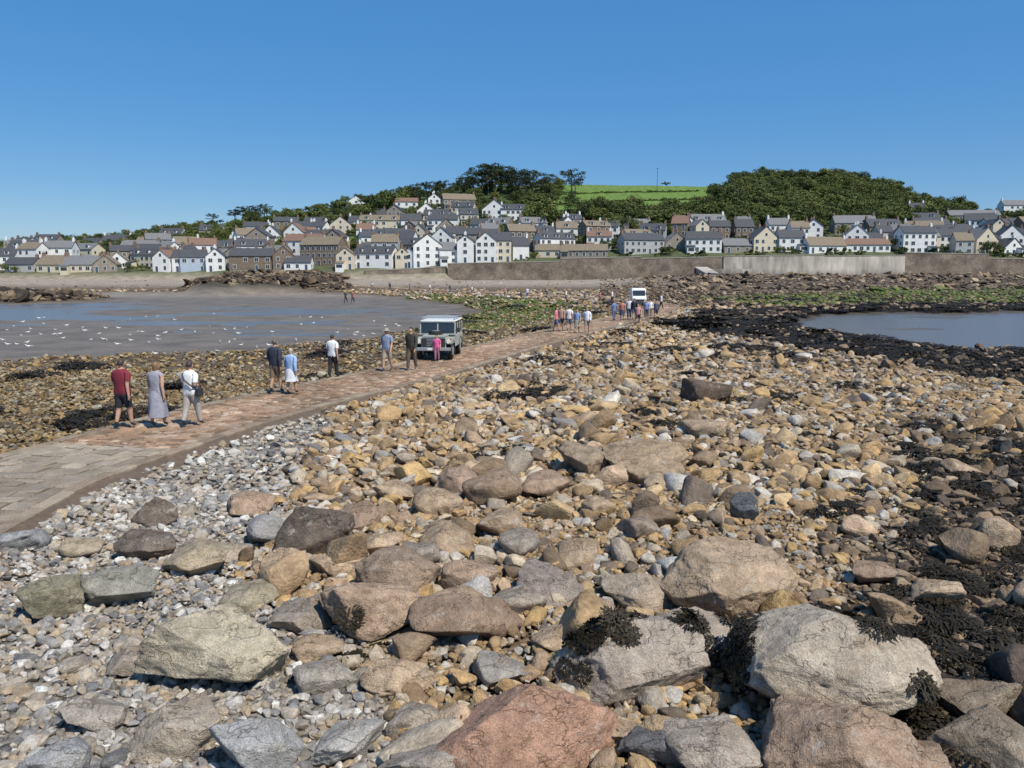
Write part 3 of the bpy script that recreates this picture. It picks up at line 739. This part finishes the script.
# ---------- SEAGULLS
gm=MB();gm.ball((0,0,.20),(.07,.2,.07),2,lambda p:Vector((p.x*(1-.5*max(0,-p.y)),p.y,p.z)));gm.ball((0,.19,.31),(.04,.05,.04),2);gm.cyl((0,.14,.24),(0,.18,.3),.045,.035);gm.cyl((0,.23,.305),(0,.30,.295),.014,.004,6)
gm.cyl((.03,0,.14),(.03,0,0),.008,.008,5);gm.cyl((-.03,0,.14),(-.03,0,0),.008,.008,5);gm.prism([(-.16,.2),(-.34,.2),(-.34,.215),(-.16,.24)],-.04,.04)
gme=mesh_from('gull',gm.v,gm.f,[],True);GC=proto('seagull',[gme],simple('white_plumage',(.72,.72,.71),.7,5,.15))
gp=[]
while len(gp)<110:
    u=random.uniform(-120,400);v=random.gauss(334,9)
    x,y=G(u,v,-.3)
    if inside(SAND,np.array([x]),np.array([y]))[0]>.9: gp.append((x,y,max(tz(x,y),-.34)))
k=len(gp);sg=rng.uniform(.5,.75,k);scatter('seagulls',gp,np.stack([np.zeros(k),np.zeros(k),rng.uniform(0,6.28,k)],1),np.stack([sg,sg,sg],1),np.zeros((k,3)),GC,1)
# ---------- TOWN
MW={'white':simple('white_render',(.76,.76,.73),.8,.6,.10),'cream':simple('cream_render',(.60,.53,.40),.8,.6,.1),'granite':simple('granite_wall',(.28,.24,.19),.9,2.2,.35),'brown':simple('brown_stone_wall',(.20,.152,.11),.9,2.2,.35),'grey':simple('grey_render',(.42,.42,.41),.8,.6,.1),'blue':simple('pale_blue_render',(.38,.46,.54),.8,.6,.1)}
MR={'slate':simple('slate_roof',(.07,.072,.078),.65,2.5,.3,spec=.3),'lslate':simple('light_slate_roof',(.17,.17,.168),.65,2.5,.3,spec=.3),'tile':simple('clay_tile_roof',(.19,.115,.08),.8,2.5,.3),'lichen':simple('lichened_roof',(.19,.155,.105),.8,2.,.35)}
M_win=simple('window_glass',(.035,.045,.055),.12,1,.2);M_frame=simple('window_frame',(.7,.7,.68),.5,2,.05);M_door=simple('painted_door',(.06,.09,.14),.5,2,.1);M_chim=simple('chimney_stack',(.22,.15,.11),.9,3,.3)
placed=[]
def hit(u,v):
    yy=np.arange(294,478,1.);xx=(u-512)/F*yy*.99
    for _ in range(2):
        zz=terr(xx,yy);xx=(u-512)/F*(yy*ct-(zz-H)*st_)
    vv=384-F*((zz-H)*ct+yy*st_)/(yy*ct-(zz-H)*st_)
    k=np.argmax(vv<=v) if (vv<=v).any() else len(yy)-1
    return xx[k],yy[k],zz[k]
def house_at(x,y,w,st,wall,roof,gable=False,dp=None,rotz=0,pitch=None,name=None):
    z=tz(x,y)-.1;nm=name or {'white':'white_house','cream':'cream_house','granite':'granite_house','brown':'stone_house','grey':'grey_house','blue':'blue_house'}[wall]
    dp=dp or random.uniform(6.5,8.5);E0=empty(nm,(x,y+dp/2,z),rotz)
    wh=st*2.6+.35;a,bx=w/2,dp/2;pitch=pitch or random.uniform(.62,.85)
    W_=MB();base=-5
    if gable:
        rh=a*pitch*1.1;W_.prism([(-bx,base),(bx,base),(bx,wh),(-bx,wh)],-a,a)
        b0=len(W_.v);W_.v+=[(-a,-bx,wh),(a,-bx,wh),(0,-bx,wh+rh),(-a,bx,wh),(a,bx,wh),(0,bx,wh+rh)];W_.f+=[(b0,b0+1,b0+2),(b0+4,b0+3,b0+5)]
    else:
        rh=bx*pitch;W_.prism([(-bx,base),(bx,base),(bx,wh),(0,wh+rh),(-bx,wh)],-a,a)
    W_.obj('walls',MW[wall],E0)
    R_=MB();th=.2;ov=.35
    if gable:
        L=math.hypot(a,rh);k=ov/L;ex,ez=a*(1+k),-rh*k
        for s in(-1,1):
            prof=[(s*ex,wh+ez+.03),(0,wh+rh+.03),(0,wh+rh+.03+th*1.2),(s*ex,wh+ez+.03+th)]
            b0=len(R_.v)
            for yy in(-bx-.2,bx+.2):
                for px,pz in prof: R_.v.append((px,yy,pz))
            R_.f+=[(b0,b0+1,b0+2,b0+3),(b0+7,b0+6,b0+5,b0+4)]+[(b0+i,b0+4+i,b0+4+(i+1)%4,b0+(i+1)%4) for i in range(4)]
    else:
        L=math.hypot(bx,rh);k=ov/L;ey,ez=bx*(1+k),-rh*k
        R_.prism([(-ey,wh+ez+.03),(0,wh+rh+.03),(ey,wh+ez+.03),(ey,wh+ez+.03+th),(0,wh+rh+.03+th*1.2),(-ey,wh+ez+.03+th)],-a-.2,a+.2)
    R_.obj('roof',MR[roof],E0)
    wn=MB();fr=MB();n=max(1,int(w/random.choice([2.3,2.8,3.2])));dcol=random.randrange(n)
    dr=MB()
    for s_ in range(st):
        for c in range(n):
            cx=-a+w*(c+.5)/n;cz=s_*2.6+1.55
            if s_==0 and c==dcol:
                fr.box(cx,-bx-.02,1.1,1.15,.05,2.25);dr.box(cx,-bx-.045,1.07,.95,.05,2.1);continue
            if random.random()<.1: continue
            ww=random.choice([1.0,1.1,1.4]) if wall!='granite' else 1.0;hh=1.35
            fr.box(cx,-bx-.02,cz,ww+.24,.05,hh+.24)
            wn.box(cx-ww*.26,-bx-.045,cz,ww*.46,.05,hh);wn.box(cx+ww*.26,-bx-.045,cz,ww*.46,.05,hh)
        for sx in(-1,1):
            for c in range(2):
                cy=-bx+dp*(c+.5)/2;fr.box(sx*(a+.02),cy,s_*2.6+1.55,.05,1.1,1.4);wn.box(sx*(a+.045),cy,s_*2.6+1.55,.05,.9,1.2)
    if gable and rh>2: fr.box(0,-bx-.02,wh+rh*.3,1.1,.05,1.3);wn.box(0,-bx-.045,wh+rh*.3,.9,.05,1.1)
    if not gable and random.random()<.4 and w>7:
        nd=int(w/5)
        dm=MB()
        for c in range(nd):
            cx=-a+w*(c+.5)/nd;dm.box(cx,-bx*.62,wh+rh*.42,1.5,1.9,1.25);wn.box(cx,-bx*.62-.975,wh+rh*.42,1.1,.05,.85)
        dm.obj('dormers',MW['white'],E0)
        dm=MB()
        for c in range(nd):
            cx=-a+w*(c+.5)/nd;dm.box(cx,-bx*.62,wh+rh*.42+.70,1.75,2.2,.14)
        dm.obj('dormer_roofs',MR[roof],E0)
    if random.random()<.35 and w>6:
        q=MB();ex=random.choice((-1,1))*(a-1.6);q.prism([(-bx-2.6,base),(-bx+.1,base),(-bx+.1,2.9),(-bx-2.6,2.3)],ex-1.5,ex+1.5);q.obj('porch_extension',MW[random.choice(['white',wall])],E0)
        q=MB();q.prism([(-bx-2.8,2.36),(-bx+.05,3.02),(-bx+.05,3.16),(-bx-2.8,2.5)],ex-1.65,ex+1.65);q.obj('porch_roof',MR[roof],E0)
        wn.box(ex,-bx-2.63,1.3,2.2,.05,1.2)
    fr.obj('window_frames',M_frame,E0);wn.obj('windows',M_win,E0)
    if dr.v: dr.obj('door',M_door,E0)
    ch=MB()
    for sx in((-1,1) if random.random()<.6 else (random.choice((-1,1)),)):
        cx=sx*(a-.45) if not gable else 0;cy=0 if not gable else sx*(bx-.8)
        ch.box(cx,cy,wh+rh+.35,.75,1.2,1.7)
        for q in(-.3,.3): ch.cyl((cx,cy+q,wh+rh+1.2),(cx,cy+q,wh+rh+1.6),.13,.11,6)
    ch.obj('chimneys',M_chim if wall!='white' or random.random()<.5 else MW['white'],E0)
    placed.append((x,y,w/2+.8));return E0
def house(u,v,wpx,st,wall,roof,gable=False,rz=0):
    x,y,z=hit(u,v);return house_at(x,y,wpx*y/F,st,wall,roof,gable,None,rz)
HL=[(50,276,26,1,'cream','lichen',0),(80,277,34,1,'cream','lslate',0),(103,276,22,1,'granite','lichen',1),(20,272,30,1,'grey','slate',0),
(163,275,18,2,'white','tile',1),(176,273,10,2,'white','slate',0),(191,274,24,2,'blue','slate',0),(214,272,18,2,'white','slate',1),(250,271,42,2,'brown','slate',0),(231,268,16,2,'granite','slate',1),(281,270,20,2,'brown','lichen',1),(297,271,26,1,'white','slate',0),(322,266,42,3,'brown','lichen',0),(345,271,18,2,'cream','lichen',1),
(375,268,40,2,'white','slate',0),(401,269,14,2,'cream','tile',1),(426,270,28,3,'white','slate',1),(412,268,12,2,'white','slate',1),(447,265,18,2,'white','lslate',0),(466,263,16,3,'white','slate',1),(487,263,20,3,'white','slate',1),(504,262,14,3,'cream','slate',0),
(520,260,16,2,'white','slate',0),(553,258,34,1,'cream','lichen',0),(585,258,46,1,'granite','lichen',0),(600,250,24,2,'white','tile',0),(642,254,42,2,'grey','slate',0),(676,250,24,1,'granite','lslate',1),(705,253,34,2,'white','slate',0),(737,253,28,1,'granite','lslate',0),(764,252,26,2,'cream','slate',1),(792,252,26,2,'white','slate',0),(826,253,40,1,'white','lichen',0),(868,252,44,1,'white','tile',0),(905,250,24,2,'granite','slate',1),(929,250,20,2,'cream','lslate',0),(956,249,40,2,'white','slate',0),(990,250,26,1,'granite','lslate',0),(1012,251,26,2,'white','slate',1),(1050,252,40,2,'granite','slate',0),
(495,221,24,2,'white','slate',1),(513,221,24,2,'white','slate',0),(443,232,30,2,'white','slate',0),(458,210,32,2,'granite','lichen',0),(406,212,22,2,'white','tile',0),(433,209,12,2,'white','slate',1),(355,210,24,1,'white','slate',1),(318,228,28,1,'white','slate',0),(485,250,30,2,'grey','slate',0),(573,232,16,2,'white','slate',0),(566,237,16,2,'white','slate',1),(640,232,22,1,'grey','lslate',0),
(45,250,24,2,'granite','slate',0),(22,252,18,2,'blue','slate',0),(115,246,26,1,'white','slate',0),(145,250,20,1,'cream','lichen',0),(90,248,22,1,'granite','slate',0),(170,240,24,1,'white','slate',0),(210,236,22,1,'cream','slate',0),(255,232,24,1,'white','slate',0),(285,232,24,2,'brown','slate',0),
(975,226,48,2,'granite','lslate',0),(925,230,30,2,'granite','slate',0),(1018,212,26,2,'white','lslate',0),(856,236,40,2,'granite','lslate',0),(919,220,14,2,'white','slate',0),(380,232,40,2,'cream','lichen',0),(885,240,34,2,'brown','slate',0),
(335,250,20,2,'granite','slate',1),(395,248,22,2,'white','slate',0),(420,246,18,2,'cream','slate',1),(455,246,20,2,'white','slate',0),(520,244,18,2,'white','slate',1),(610,240,20,2,'white','slate',0),(690,238,18,2,'white','slate',1),(720,240,20,2,'brown','slate',0),(700,246,14,3,'cream','lslate',1),(745,240,18,2,'brown','slate',0),(780,238,22,2,'white','lslate',0),(815,240,18,2,'white','slate',1),
(300,240,22,2,'white','slate',0),(340,236,20,2,'cream','slate',1),(365,242,18,2,'white','tile',0),(410,232,20,2,'white','slate',0),(425,222,18,2,'white','lslate',1),(468,226,18,2,'cream','slate',0),(375,220,18,1,'white','slate',0),(395,222,16,2,'granite','slate',1),(240,246,20,1,'white','slate',0),(190,250,22,1,'white','lslate',0),(270,246,18,2,'white','slate',1),(545,246,18,2,'white','slate',0)]
for t in HL: house(*t[:6],gable=bool(t[6]),rz=random.uniform(-.3,.3))
for ry in (298,306,315,325,336,347,359,374,392):
    x=-.80*ry+random.uniform(0,8)
    while x<.80*ry:
        w=random.choice([random.uniform(5.5,9),random.uniform(7,12),random.uniform(10,17)]);u=512+F*(x+w/2)/ry
        dens=.97
        if ry>335: dens=.75 if 180<u<560 else (.75 if 860<u<1200 else (.4 if u<180 else .25))
        if ry>350: dens=.45 if 280<u<540 else (.6 if u>900 else (.2 if u<280 else 0))
        if ry>380: dens=.2 if 300<u<520 else (.35 if u>930 else .06 if u<300 else 0)
        if u<140: dens*=.5
        if ry<304 and 120<u<1024: dens=0
        yy=ry+random.uniform(-3,3);cx=x+w/2
        if random.random()<dens and all(math.hypot(cx-px,yy-py)>pr+w*.36 for px,py,pr in placed if abs(py-yy)<7.5):
            wall=random.choices(['white','cream','granite','brown','grey','blue'],[50,14,18,10,7,1])[0]
            house_at(cx,yy,w,random.choice([1,2,2,2,3]) if ry<350 else random.choice([1,1,2]),wall,random.choices(['slate','lslate','tile','lichen'],[50,20,11,19])[0],random.random()<.36 and w<11,rotz=random.uniform(-.5,.5))
        x+=w*.9+random.choice([.1,.3,1.5,4])
print('HOUSES',len(placed))
# ---------- SEA WALL, SLIPWAY
m,nt,b=newmat('harbour_wall_stone');geo=nt.nodes.new('ShaderNodeNewGeometry').outputs['Position']
mp=nt.nodes.new('ShaderNodeMapping');mp.inputs['Rotation'].default_value=(math.pi/2,0,0);nt.links.new(geo,mp.inputs[0])
br=nt.nodes.new('ShaderNodeTexBrick');br.inputs['Scale'].default_value=.9;nt.links.new(mp.outputs[0],br.inputs[0])
br.inputs['Color1'].default_value=(.17,.135,.10,1);br.inputs['Color2'].default_value=(.25,.20,.15,1);br.inputs['Mortar'].default_value=(.10,.082,.065,1);br.inputs['Mortar Size'].default_value=.03
n=nz(nt,.25,5,geo);n2=nz(nt,1.5,4,geo)
nt.links.new(mul(nt,br.outputs[0],mathn(nt,'MULTIPLY',mapr(nt,n.outputs[0],.3,.7,.5,1.45),mapr(nt,n2.outputs[0],.3,.7,.75,1.25))),b.inputs['Base Color']);b.inputs['Roughness'].default_value=.9
M_wall=m
m,nt,b=newmat('weathered_concrete');geo=nt.nodes.new('ShaderNodeNewGeometry').outputs['Position']
mp=nt.nodes.new('ShaderNodeMapping');mp.inputs['Scale'].default_value=(1,1,.18);nt.links.new(geo,mp.inputs[0])
n=nz(nt,.5,5,mp.outputs[0]);n2=nz(nt,.12,3,geo);sx_=nt.nodes.new('ShaderNodeSeparateXYZ');nt.links.new(geo,sx_.inputs[0])
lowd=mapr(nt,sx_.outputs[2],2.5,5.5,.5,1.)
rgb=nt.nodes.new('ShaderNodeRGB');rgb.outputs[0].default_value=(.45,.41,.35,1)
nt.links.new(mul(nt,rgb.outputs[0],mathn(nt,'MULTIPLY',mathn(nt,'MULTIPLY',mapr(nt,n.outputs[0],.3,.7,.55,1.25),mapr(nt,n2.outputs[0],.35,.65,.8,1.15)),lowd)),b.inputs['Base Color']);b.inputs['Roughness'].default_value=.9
M_conc=m;M_cope=simple('coping_stone',(.33,.30,.25),.9,1,.2);M_promen=simple('dark_concrete',(.12,.11,.10),.9,.8,.2)
def wallseg(name,u0,u1,mat,top=0,yo=0,th=1.2):
    wv=MB();E0=empty(name,(0,0,0));cp=MB();n=max(1,int(abs(u1-u0)/14));pr=None
    for i in range(n+1):
        u=u0+(u1-u0)*i/n;y=289.3+yo;x=(u-512)/F*y*.995;zt=float(np.interp(u,ZPU,ZPV))+.9+top;zb=tz(x,y-1)-2
        if pr:
            X0,zt0=pr;b0=len(wv.v)
            wv.v+=[(X0,y-.9,zb),(x,y-.9,zb),(x,y+th,zb),(X0,y+th,zb),(X0,y,zt0),(x,y,zt),(x,y+th,zt),(X0,y+th,zt0)]
            wv.f+=[(b0,b0+3,b0+2,b0+1),(b0+4,b0+5,b0+6,b0+7),(b0,b0+1,b0+5,b0+4),(b0+1,b0+2,b0+6,b0+5),(b0+2,b0+3,b0+7,b0+6),(b0+3,b0,b0+4,b0+7)]
            b0=len(cp.v);cp.v+=[(X0,y-.12,zt0+.003),(x,y-.12,zt+.003),(x,y+th+.1,zt+.003),(X0,y+th+.1,zt0+.003),(X0,y-.12,zt0+.3),(x,y-.12,zt+.3),(x,y+th+.1,zt+.3),(X0,y+th+.1,zt0+.3)]
            cp.f+=[(b0,b0+3,b0+2,b0+1),(b0+4,b0+5,b0+6,b0+7),(b0,b0+1,b0+5,b0+4),(b0+1,b0+2,b0+6,b0+5),(b0+2,b0+3,b0+7,b0+6),(b0+3,b0,b0+4,b0+7)]
        pr=(x,zt)
    wv.obj('wall',mat,E0);cp.obj('coping',M_cope,E0)
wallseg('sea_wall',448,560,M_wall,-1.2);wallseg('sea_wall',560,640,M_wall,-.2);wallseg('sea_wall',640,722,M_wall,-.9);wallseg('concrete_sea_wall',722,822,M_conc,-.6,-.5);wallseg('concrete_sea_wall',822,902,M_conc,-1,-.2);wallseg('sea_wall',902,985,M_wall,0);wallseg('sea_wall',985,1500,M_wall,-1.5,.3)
wallseg('garden_wall',235,300,M_wall,-1.5,1.5,.6);wallseg('garden_wall',365,447,M_wall,-2.2,1.,.6)
m=MB();m.prism([(262,-1),(287,2),(287,6.2),(262,2.8)],67,71.5);m.box(78,286,4.6,22,2.2,1.6);m.obj('slipway',M_conc)
m=MB();m.box(74,262,2.9,16,4,.5,ry=.12)
for i in range(6): m.box(67.5+i*2.6,262,1.7,.4,3,2.4)
m.obj('jetty',M_promen)
# ---------- TREES
M_bark=simple('tree_bark',(.09,.07,.05),.95,3,.3)
def foliage(name,c,var=.4):
    m,nt,b=newmat(name);oi=nt.nodes.new('ShaderNodeObjectInfo')
    n=nz(nt,.6,3,texc(nt,'Object'));rgb=nt.nodes.new('ShaderNodeRGB');rgb.outputs[0].default_value=(*c,1)
    f=mathn(nt,'MULTIPLY',mapr(nt,n.outputs[0],.3,.7,1-var,1+var),mapr(nt,oi.outputs['Random'],0,1,.6,1.45))
    col=mul(nt,rgb.outputs[0],f)
    col2=mixc(nt,mapr(nt,oi.outputs['Random'],.3,.9,0,.45),col,(c[0]*1.6,c[1]*1.2,c[2]*.8))
    nt.links.new(col2,b.inputs['Base Color']);b.inputs['Roughness'].default_value=.75;b.inputs['Specular IOR Level'].default_value=.15;return m
M_leaf=foliage('broadleaf_foliage',(.088,.115,.038));M_pine=foliage('pine_foliage',(.030,.046,.024),.3)
def tree(seed,kind):
    r=random.Random(seed);t=MB();lv=[];lf=[]
    if kind=='broad': h=r.uniform(7,9);cw_=h*.55;cb=h*.28;ncl=34
    elif kind=='pine': h=r.uniform(10,12);cw_=h*.5;cb=h*.5;ncl=26
    else: h=3;cw_=2.2;cb=.4;ncl=14
    tr=.035*h
    top=Vector((r.uniform(-.5,.5),r.uniform(-.5,.5),h*.72));mid=Vector((r.uniform(-.3,.3),r.uniform(-.3,.3),h*.35))
    t.cyl((0,0,-1),mid,tr,tr*.7,7,False);t.cyl(mid,top,tr*.7,tr*.35,6,False)
    for i in range(ncl):
        a=r.uniform(0,6.28)
        if kind=='pine': rr=cw_*math.sqrt(r.random());zz=h*r.choice([.62,.72,.84,.93])*(1-.16*(rr/cw_)**2)+r.uniform(-.3,.3);cr=(r.uniform(1.1,1.9),r.uniform(.45,.8))
        else:
            q=r.random()**.45;el=math.asin(r.uniform(-.5,1));rr=cw_*q*math.cos(el);zz=cb+(h-cb)*(.42+.52*q*math.sin(el));cr=(r.uniform(.8,1.5)*h/8,r.uniform(.6,1.1)*h/8)
        c=Vector((rr*math.cos(a),rr*math.sin(a),zz))
        if i%2==0: st=mid.lerp(top,r.uniform(.1,1));t.cyl(st,c,tr*.25,tr*.08,4,False)
        nl=42 if kind!='shrub' else 26
        for k in range(nl):
            d=Vector((r.gauss(0,1),r.gauss(0,1),r.gauss(0,1))).normalized();p=c+Vector((d.x*cr[0],d.y*cr[0],d.z*cr[1]))*r.uniform(.65,1.08)
            nn=(d+Vector((r.gauss(0,.35),r.gauss(0,.35),r.gauss(0,.35)))).normalized();s1=nn.orthogonal().normalized();s2=nn.cross(s1);ang=r.uniform(0,3);s1,s2=s1*math.cos(ang)+s2*math.sin(ang),s2*math.cos(ang)-s1*math.sin(ang)
            z_=r.uniform(.16,.38);b0=len(lv)
            lv.extend([p-s1*z_,p-s2*z_*.7,p+s1*z_,p+s2*z_*.7]);lf.append((b0,b0+1,b0+2,b0+3))
    nb=len(t.v);v=[Vector(q) for q in t.v]+lv;f=t.f+[tuple(nb+i for i in q) for q in lf]
    return mesh_from(kind,v,f,[M_bark,M_pine if kind=='pine' else M_leaf],False,[0]*len(t.f)+[1]*len(lf))
BT=[tree(i,'broad') for i in range(7)];PT=[tree(20+i,'pine') for i in range(4)];SH=[tree(40+i,'shrub') for i in range(3)]
def put(kind,u,v,hpx):
    x,y,z=hit(u,v);me=random.choice(PT if kind=='pine_tree' else BT);bh=max(q.co.z for q in me.vertices)
    o=obj(kind,me,loc=(x,y,z-.3),rot=(0,0,random.uniform(0,6)));s=hpx*y/F/bh;o.scale=(s*random.uniform(.9,1.1),s,s)
for u,v,h in((483,193,27),(492,193,29),(501,193,28),(474,193,22),(488,196,26),(496,195,27),(508,194,24),(516,195,26),(526,195,26),(533,195,24),(545,195,22),(572,194,25),(575,194,16),(243,217,14),(255,217,13),(265,216,14),(236,219,12),(213,222,12),(466,196,20),(430,201,20),(444,200,20),(418,203,20),(520,198,22),(390,205,16),(360,208,14),(235,216,13)): put('pine_tree',u,v,h)
for u,v,h in((390,212,22),(375,218,22),(365,222,18),(345,225,16),(330,228,14),(402,206,18),(412,222,16),(545,232,34),(535,228,26),(555,230,24),(345,212,14),(300,224,16),(290,225,14),(310,222,14),(160,240,14),(130,243,12),(120,252,12),(85,243,10),(100,243,10),(70,246,9),(595,240,20),(610,236,22),(625,234,20),(180,248,12),(200,245,14),(235,242,12),(270,240,12),(965,208,12),(915,226,14),(30,248,9),(10,250,9),(335,250,10),(360,245,12),(255,256,9),(470,232,14),(420,240,12),(525,245,12),(15,276,8),(130,272,9),(140,268,11),(5,274,10)): put('deciduous_tree',u,v,h)
TC=proto('tree',BT);SC=proto('shrub',SH)
def clear(x,y,m):
    pl=np.array(placed);return np.array([np.min(np.hypot(pl[:,0]-a,pl[:,1]+4-b_)-pl[:,2])>m for a,b_ in zip(x,y)])
n=2400;y=rng.uniform(352,486,n);u=rng.uniform(520,960,n);x=(u-512)/F*y
lo=np.interp(u,[520,560,600,700,725,870,900,960],[470,395,365,360,352,352,365,400]);hi=np.interp(u,[520,690,735,960],[398,392,490,490]);hi=np.where(u<550,0,hi)
keep=(y>lo)&(y<hi)
x,y=x[keep],y[keep];kk=clear(x,y,1);x,y=x[kk],y[kk];n=len(x)
s=.5+.9*rng.random(n)**2
scatter('woodland',np.stack([x,y,terr(x,y)-1.2],1),np.stack([np.zeros(n),np.zeros(n),rng.uniform(0,6.28,n)],1),np.stack([s*1.05,s*1.05,s*.9],1),np.zeros((n,3)),TC,7);print('WOOD',n)
n=3400;y=rng.uniform(303,484,n);u=rng.uniform(-200,1250,n);x=(u-512)/F*y;r=rng.random(n)
keep=((u<560)&(r<np.interp(y,[303,340,484],[.3,.7,.98])*np.interp(u,[0,200,560],[.75,.95,1])))|((u>880)&(r<.45))|((u>560)&(u<880)&(y<352)&(r<.45))
x,y=x[keep],y[keep];kk=clear(x,y,.5);x,y=x[kk],y[kk];n=len(x)
s=rng.uniform(.35,.9,n);scatter('hillside_trees',np.stack([x,y,terr(x,y)-.8],1),np.stack([np.zeros(n),np.zeros(n),rng.uniform(0,6.28,n)],1),np.stack([s,s,s*.9],1),np.zeros((n,3)),TC,7)
n=2600;y=rng.uniform(296,484,n);u=rng.uniform(-200,1250,n);x=(u-512)/F*y
keep=~((u>545)&(u<715)&(y>390)&(rng.random(n)<.97))
x,y=x[keep],y[keep];kk=clear(x,y,.2);x,y=x[kk],y[kk];n=len(x)
s=rng.uniform(.35,1.1,n);scatter('garden_shrubs',np.stack([x,y,terr(x,y)-.2],1),np.stack([np.zeros(n),np.zeros(n),rng.uniform(0,6.28,n)],1),np.stack([s*1.3,s*1.3,s],1),np.zeros((n,3)),SC,3)
hx=[]
for y0,u0,u1 in((418,555,700),(446,560,700)):
    for uu in np.arange(u0,u1,1.8): hx.append(((uu-512)/F*y0,y0+(uu-u0)*.09+random.uniform(-.5,.5)))
hx=np.array(hx);n=len(hx);s=rng.uniform(.3,.75,n);scatter('hedgerow',np.stack([hx[:,0],hx[:,1],terr(hx[:,0],hx[:,1])-.2],1),np.stack([np.zeros(n),np.zeros(n),rng.uniform(0,6.28,n)],1),np.stack([s,s,s*.6],1),np.zeros((n,3)),SC,3)
for u,v,h in((657,191,22),(889,204,20),(741,250,22),(540,252,20),(310,250,16)):
    x,y,z=hit(u,v);hm=h*y/F;m=MB();m.cyl((0,0,-1),(0,0,hm),.16,.11,8);m.box(0,0,hm-.5,2.2,.12,.14)
    for q in(-.9,0,.9): m.cyl((q,0,hm-.43),(q,0,hm-.2),.05,.05,6)
    m.obj('utility_pole',M_bark,loc=(x,y,z))
# ---------- LIGHT, SKY, CAMERA
EL=54;AZ=138
w=bpy.data.worlds.new('World');S.world=w;w.use_nodes=True;nt=w.node_tree;bg=nt.nodes['Background'];sk=nt.nodes.new('ShaderNodeTexSky');sk.sky_type='NISHITA';sk.sun_disc=False
sk.sun_elevation=math.radians(EL);sk.sun_rotation=math.radians(AZ);sk.air_density=1.;sk.dust_density=.1;sk.ozone_density=3.5
hs_=nt.nodes.new('ShaderNodeHueSaturation');hs_.inputs['Saturation'].default_value=1.32
nt.links.new(sk.outputs[0],hs_.inputs['Color'])
sc_=nt.nodes.new('ShaderNodeVectorMath');sc_.operation='MULTIPLY_ADD';nt.links.new(hs_.outputs[0],sc_.inputs[0])
sc_.inputs[1].default_value=(.58,.56,.48);sc_.inputs[2].default_value=(.52,1.80,4.5)
nt.links.new(sc_.outputs[0],bg.inputs[0]);bg.inputs[1].default_value=.09
l=bpy.data.lights.new('sun','SUN');l.energy=5.;l.angle=math.radians(.5);l.color=(1,.93,.82);lo=bpy.data.objects.new('sun',l);S.collection.objects.link(lo)
e,a=math.radians(EL),math.radians(AZ);sv3=Vector((math.cos(e)*math.sin(a),math.cos(e)*math.cos(a),math.sin(e)));lo.rotation_euler=sv3.to_track_quat('Z','Y').to_euler();lo.location=(0,0,60)
c=bpy.data.cameras.new('camera');co=bpy.data.objects.new('camera',c);S.collection.objects.link(co);co.location=(0,0,H);co.rotation_euler=(math.pi/2-T,0,0)
c.sensor_width=36;c.lens=36*F/1024;c.clip_end=20000;c.clip_start=.1;S.camera=co
S.view_settings.view_transform='Standard';S.view_settings.look='None';S.view_settings.exposure=0
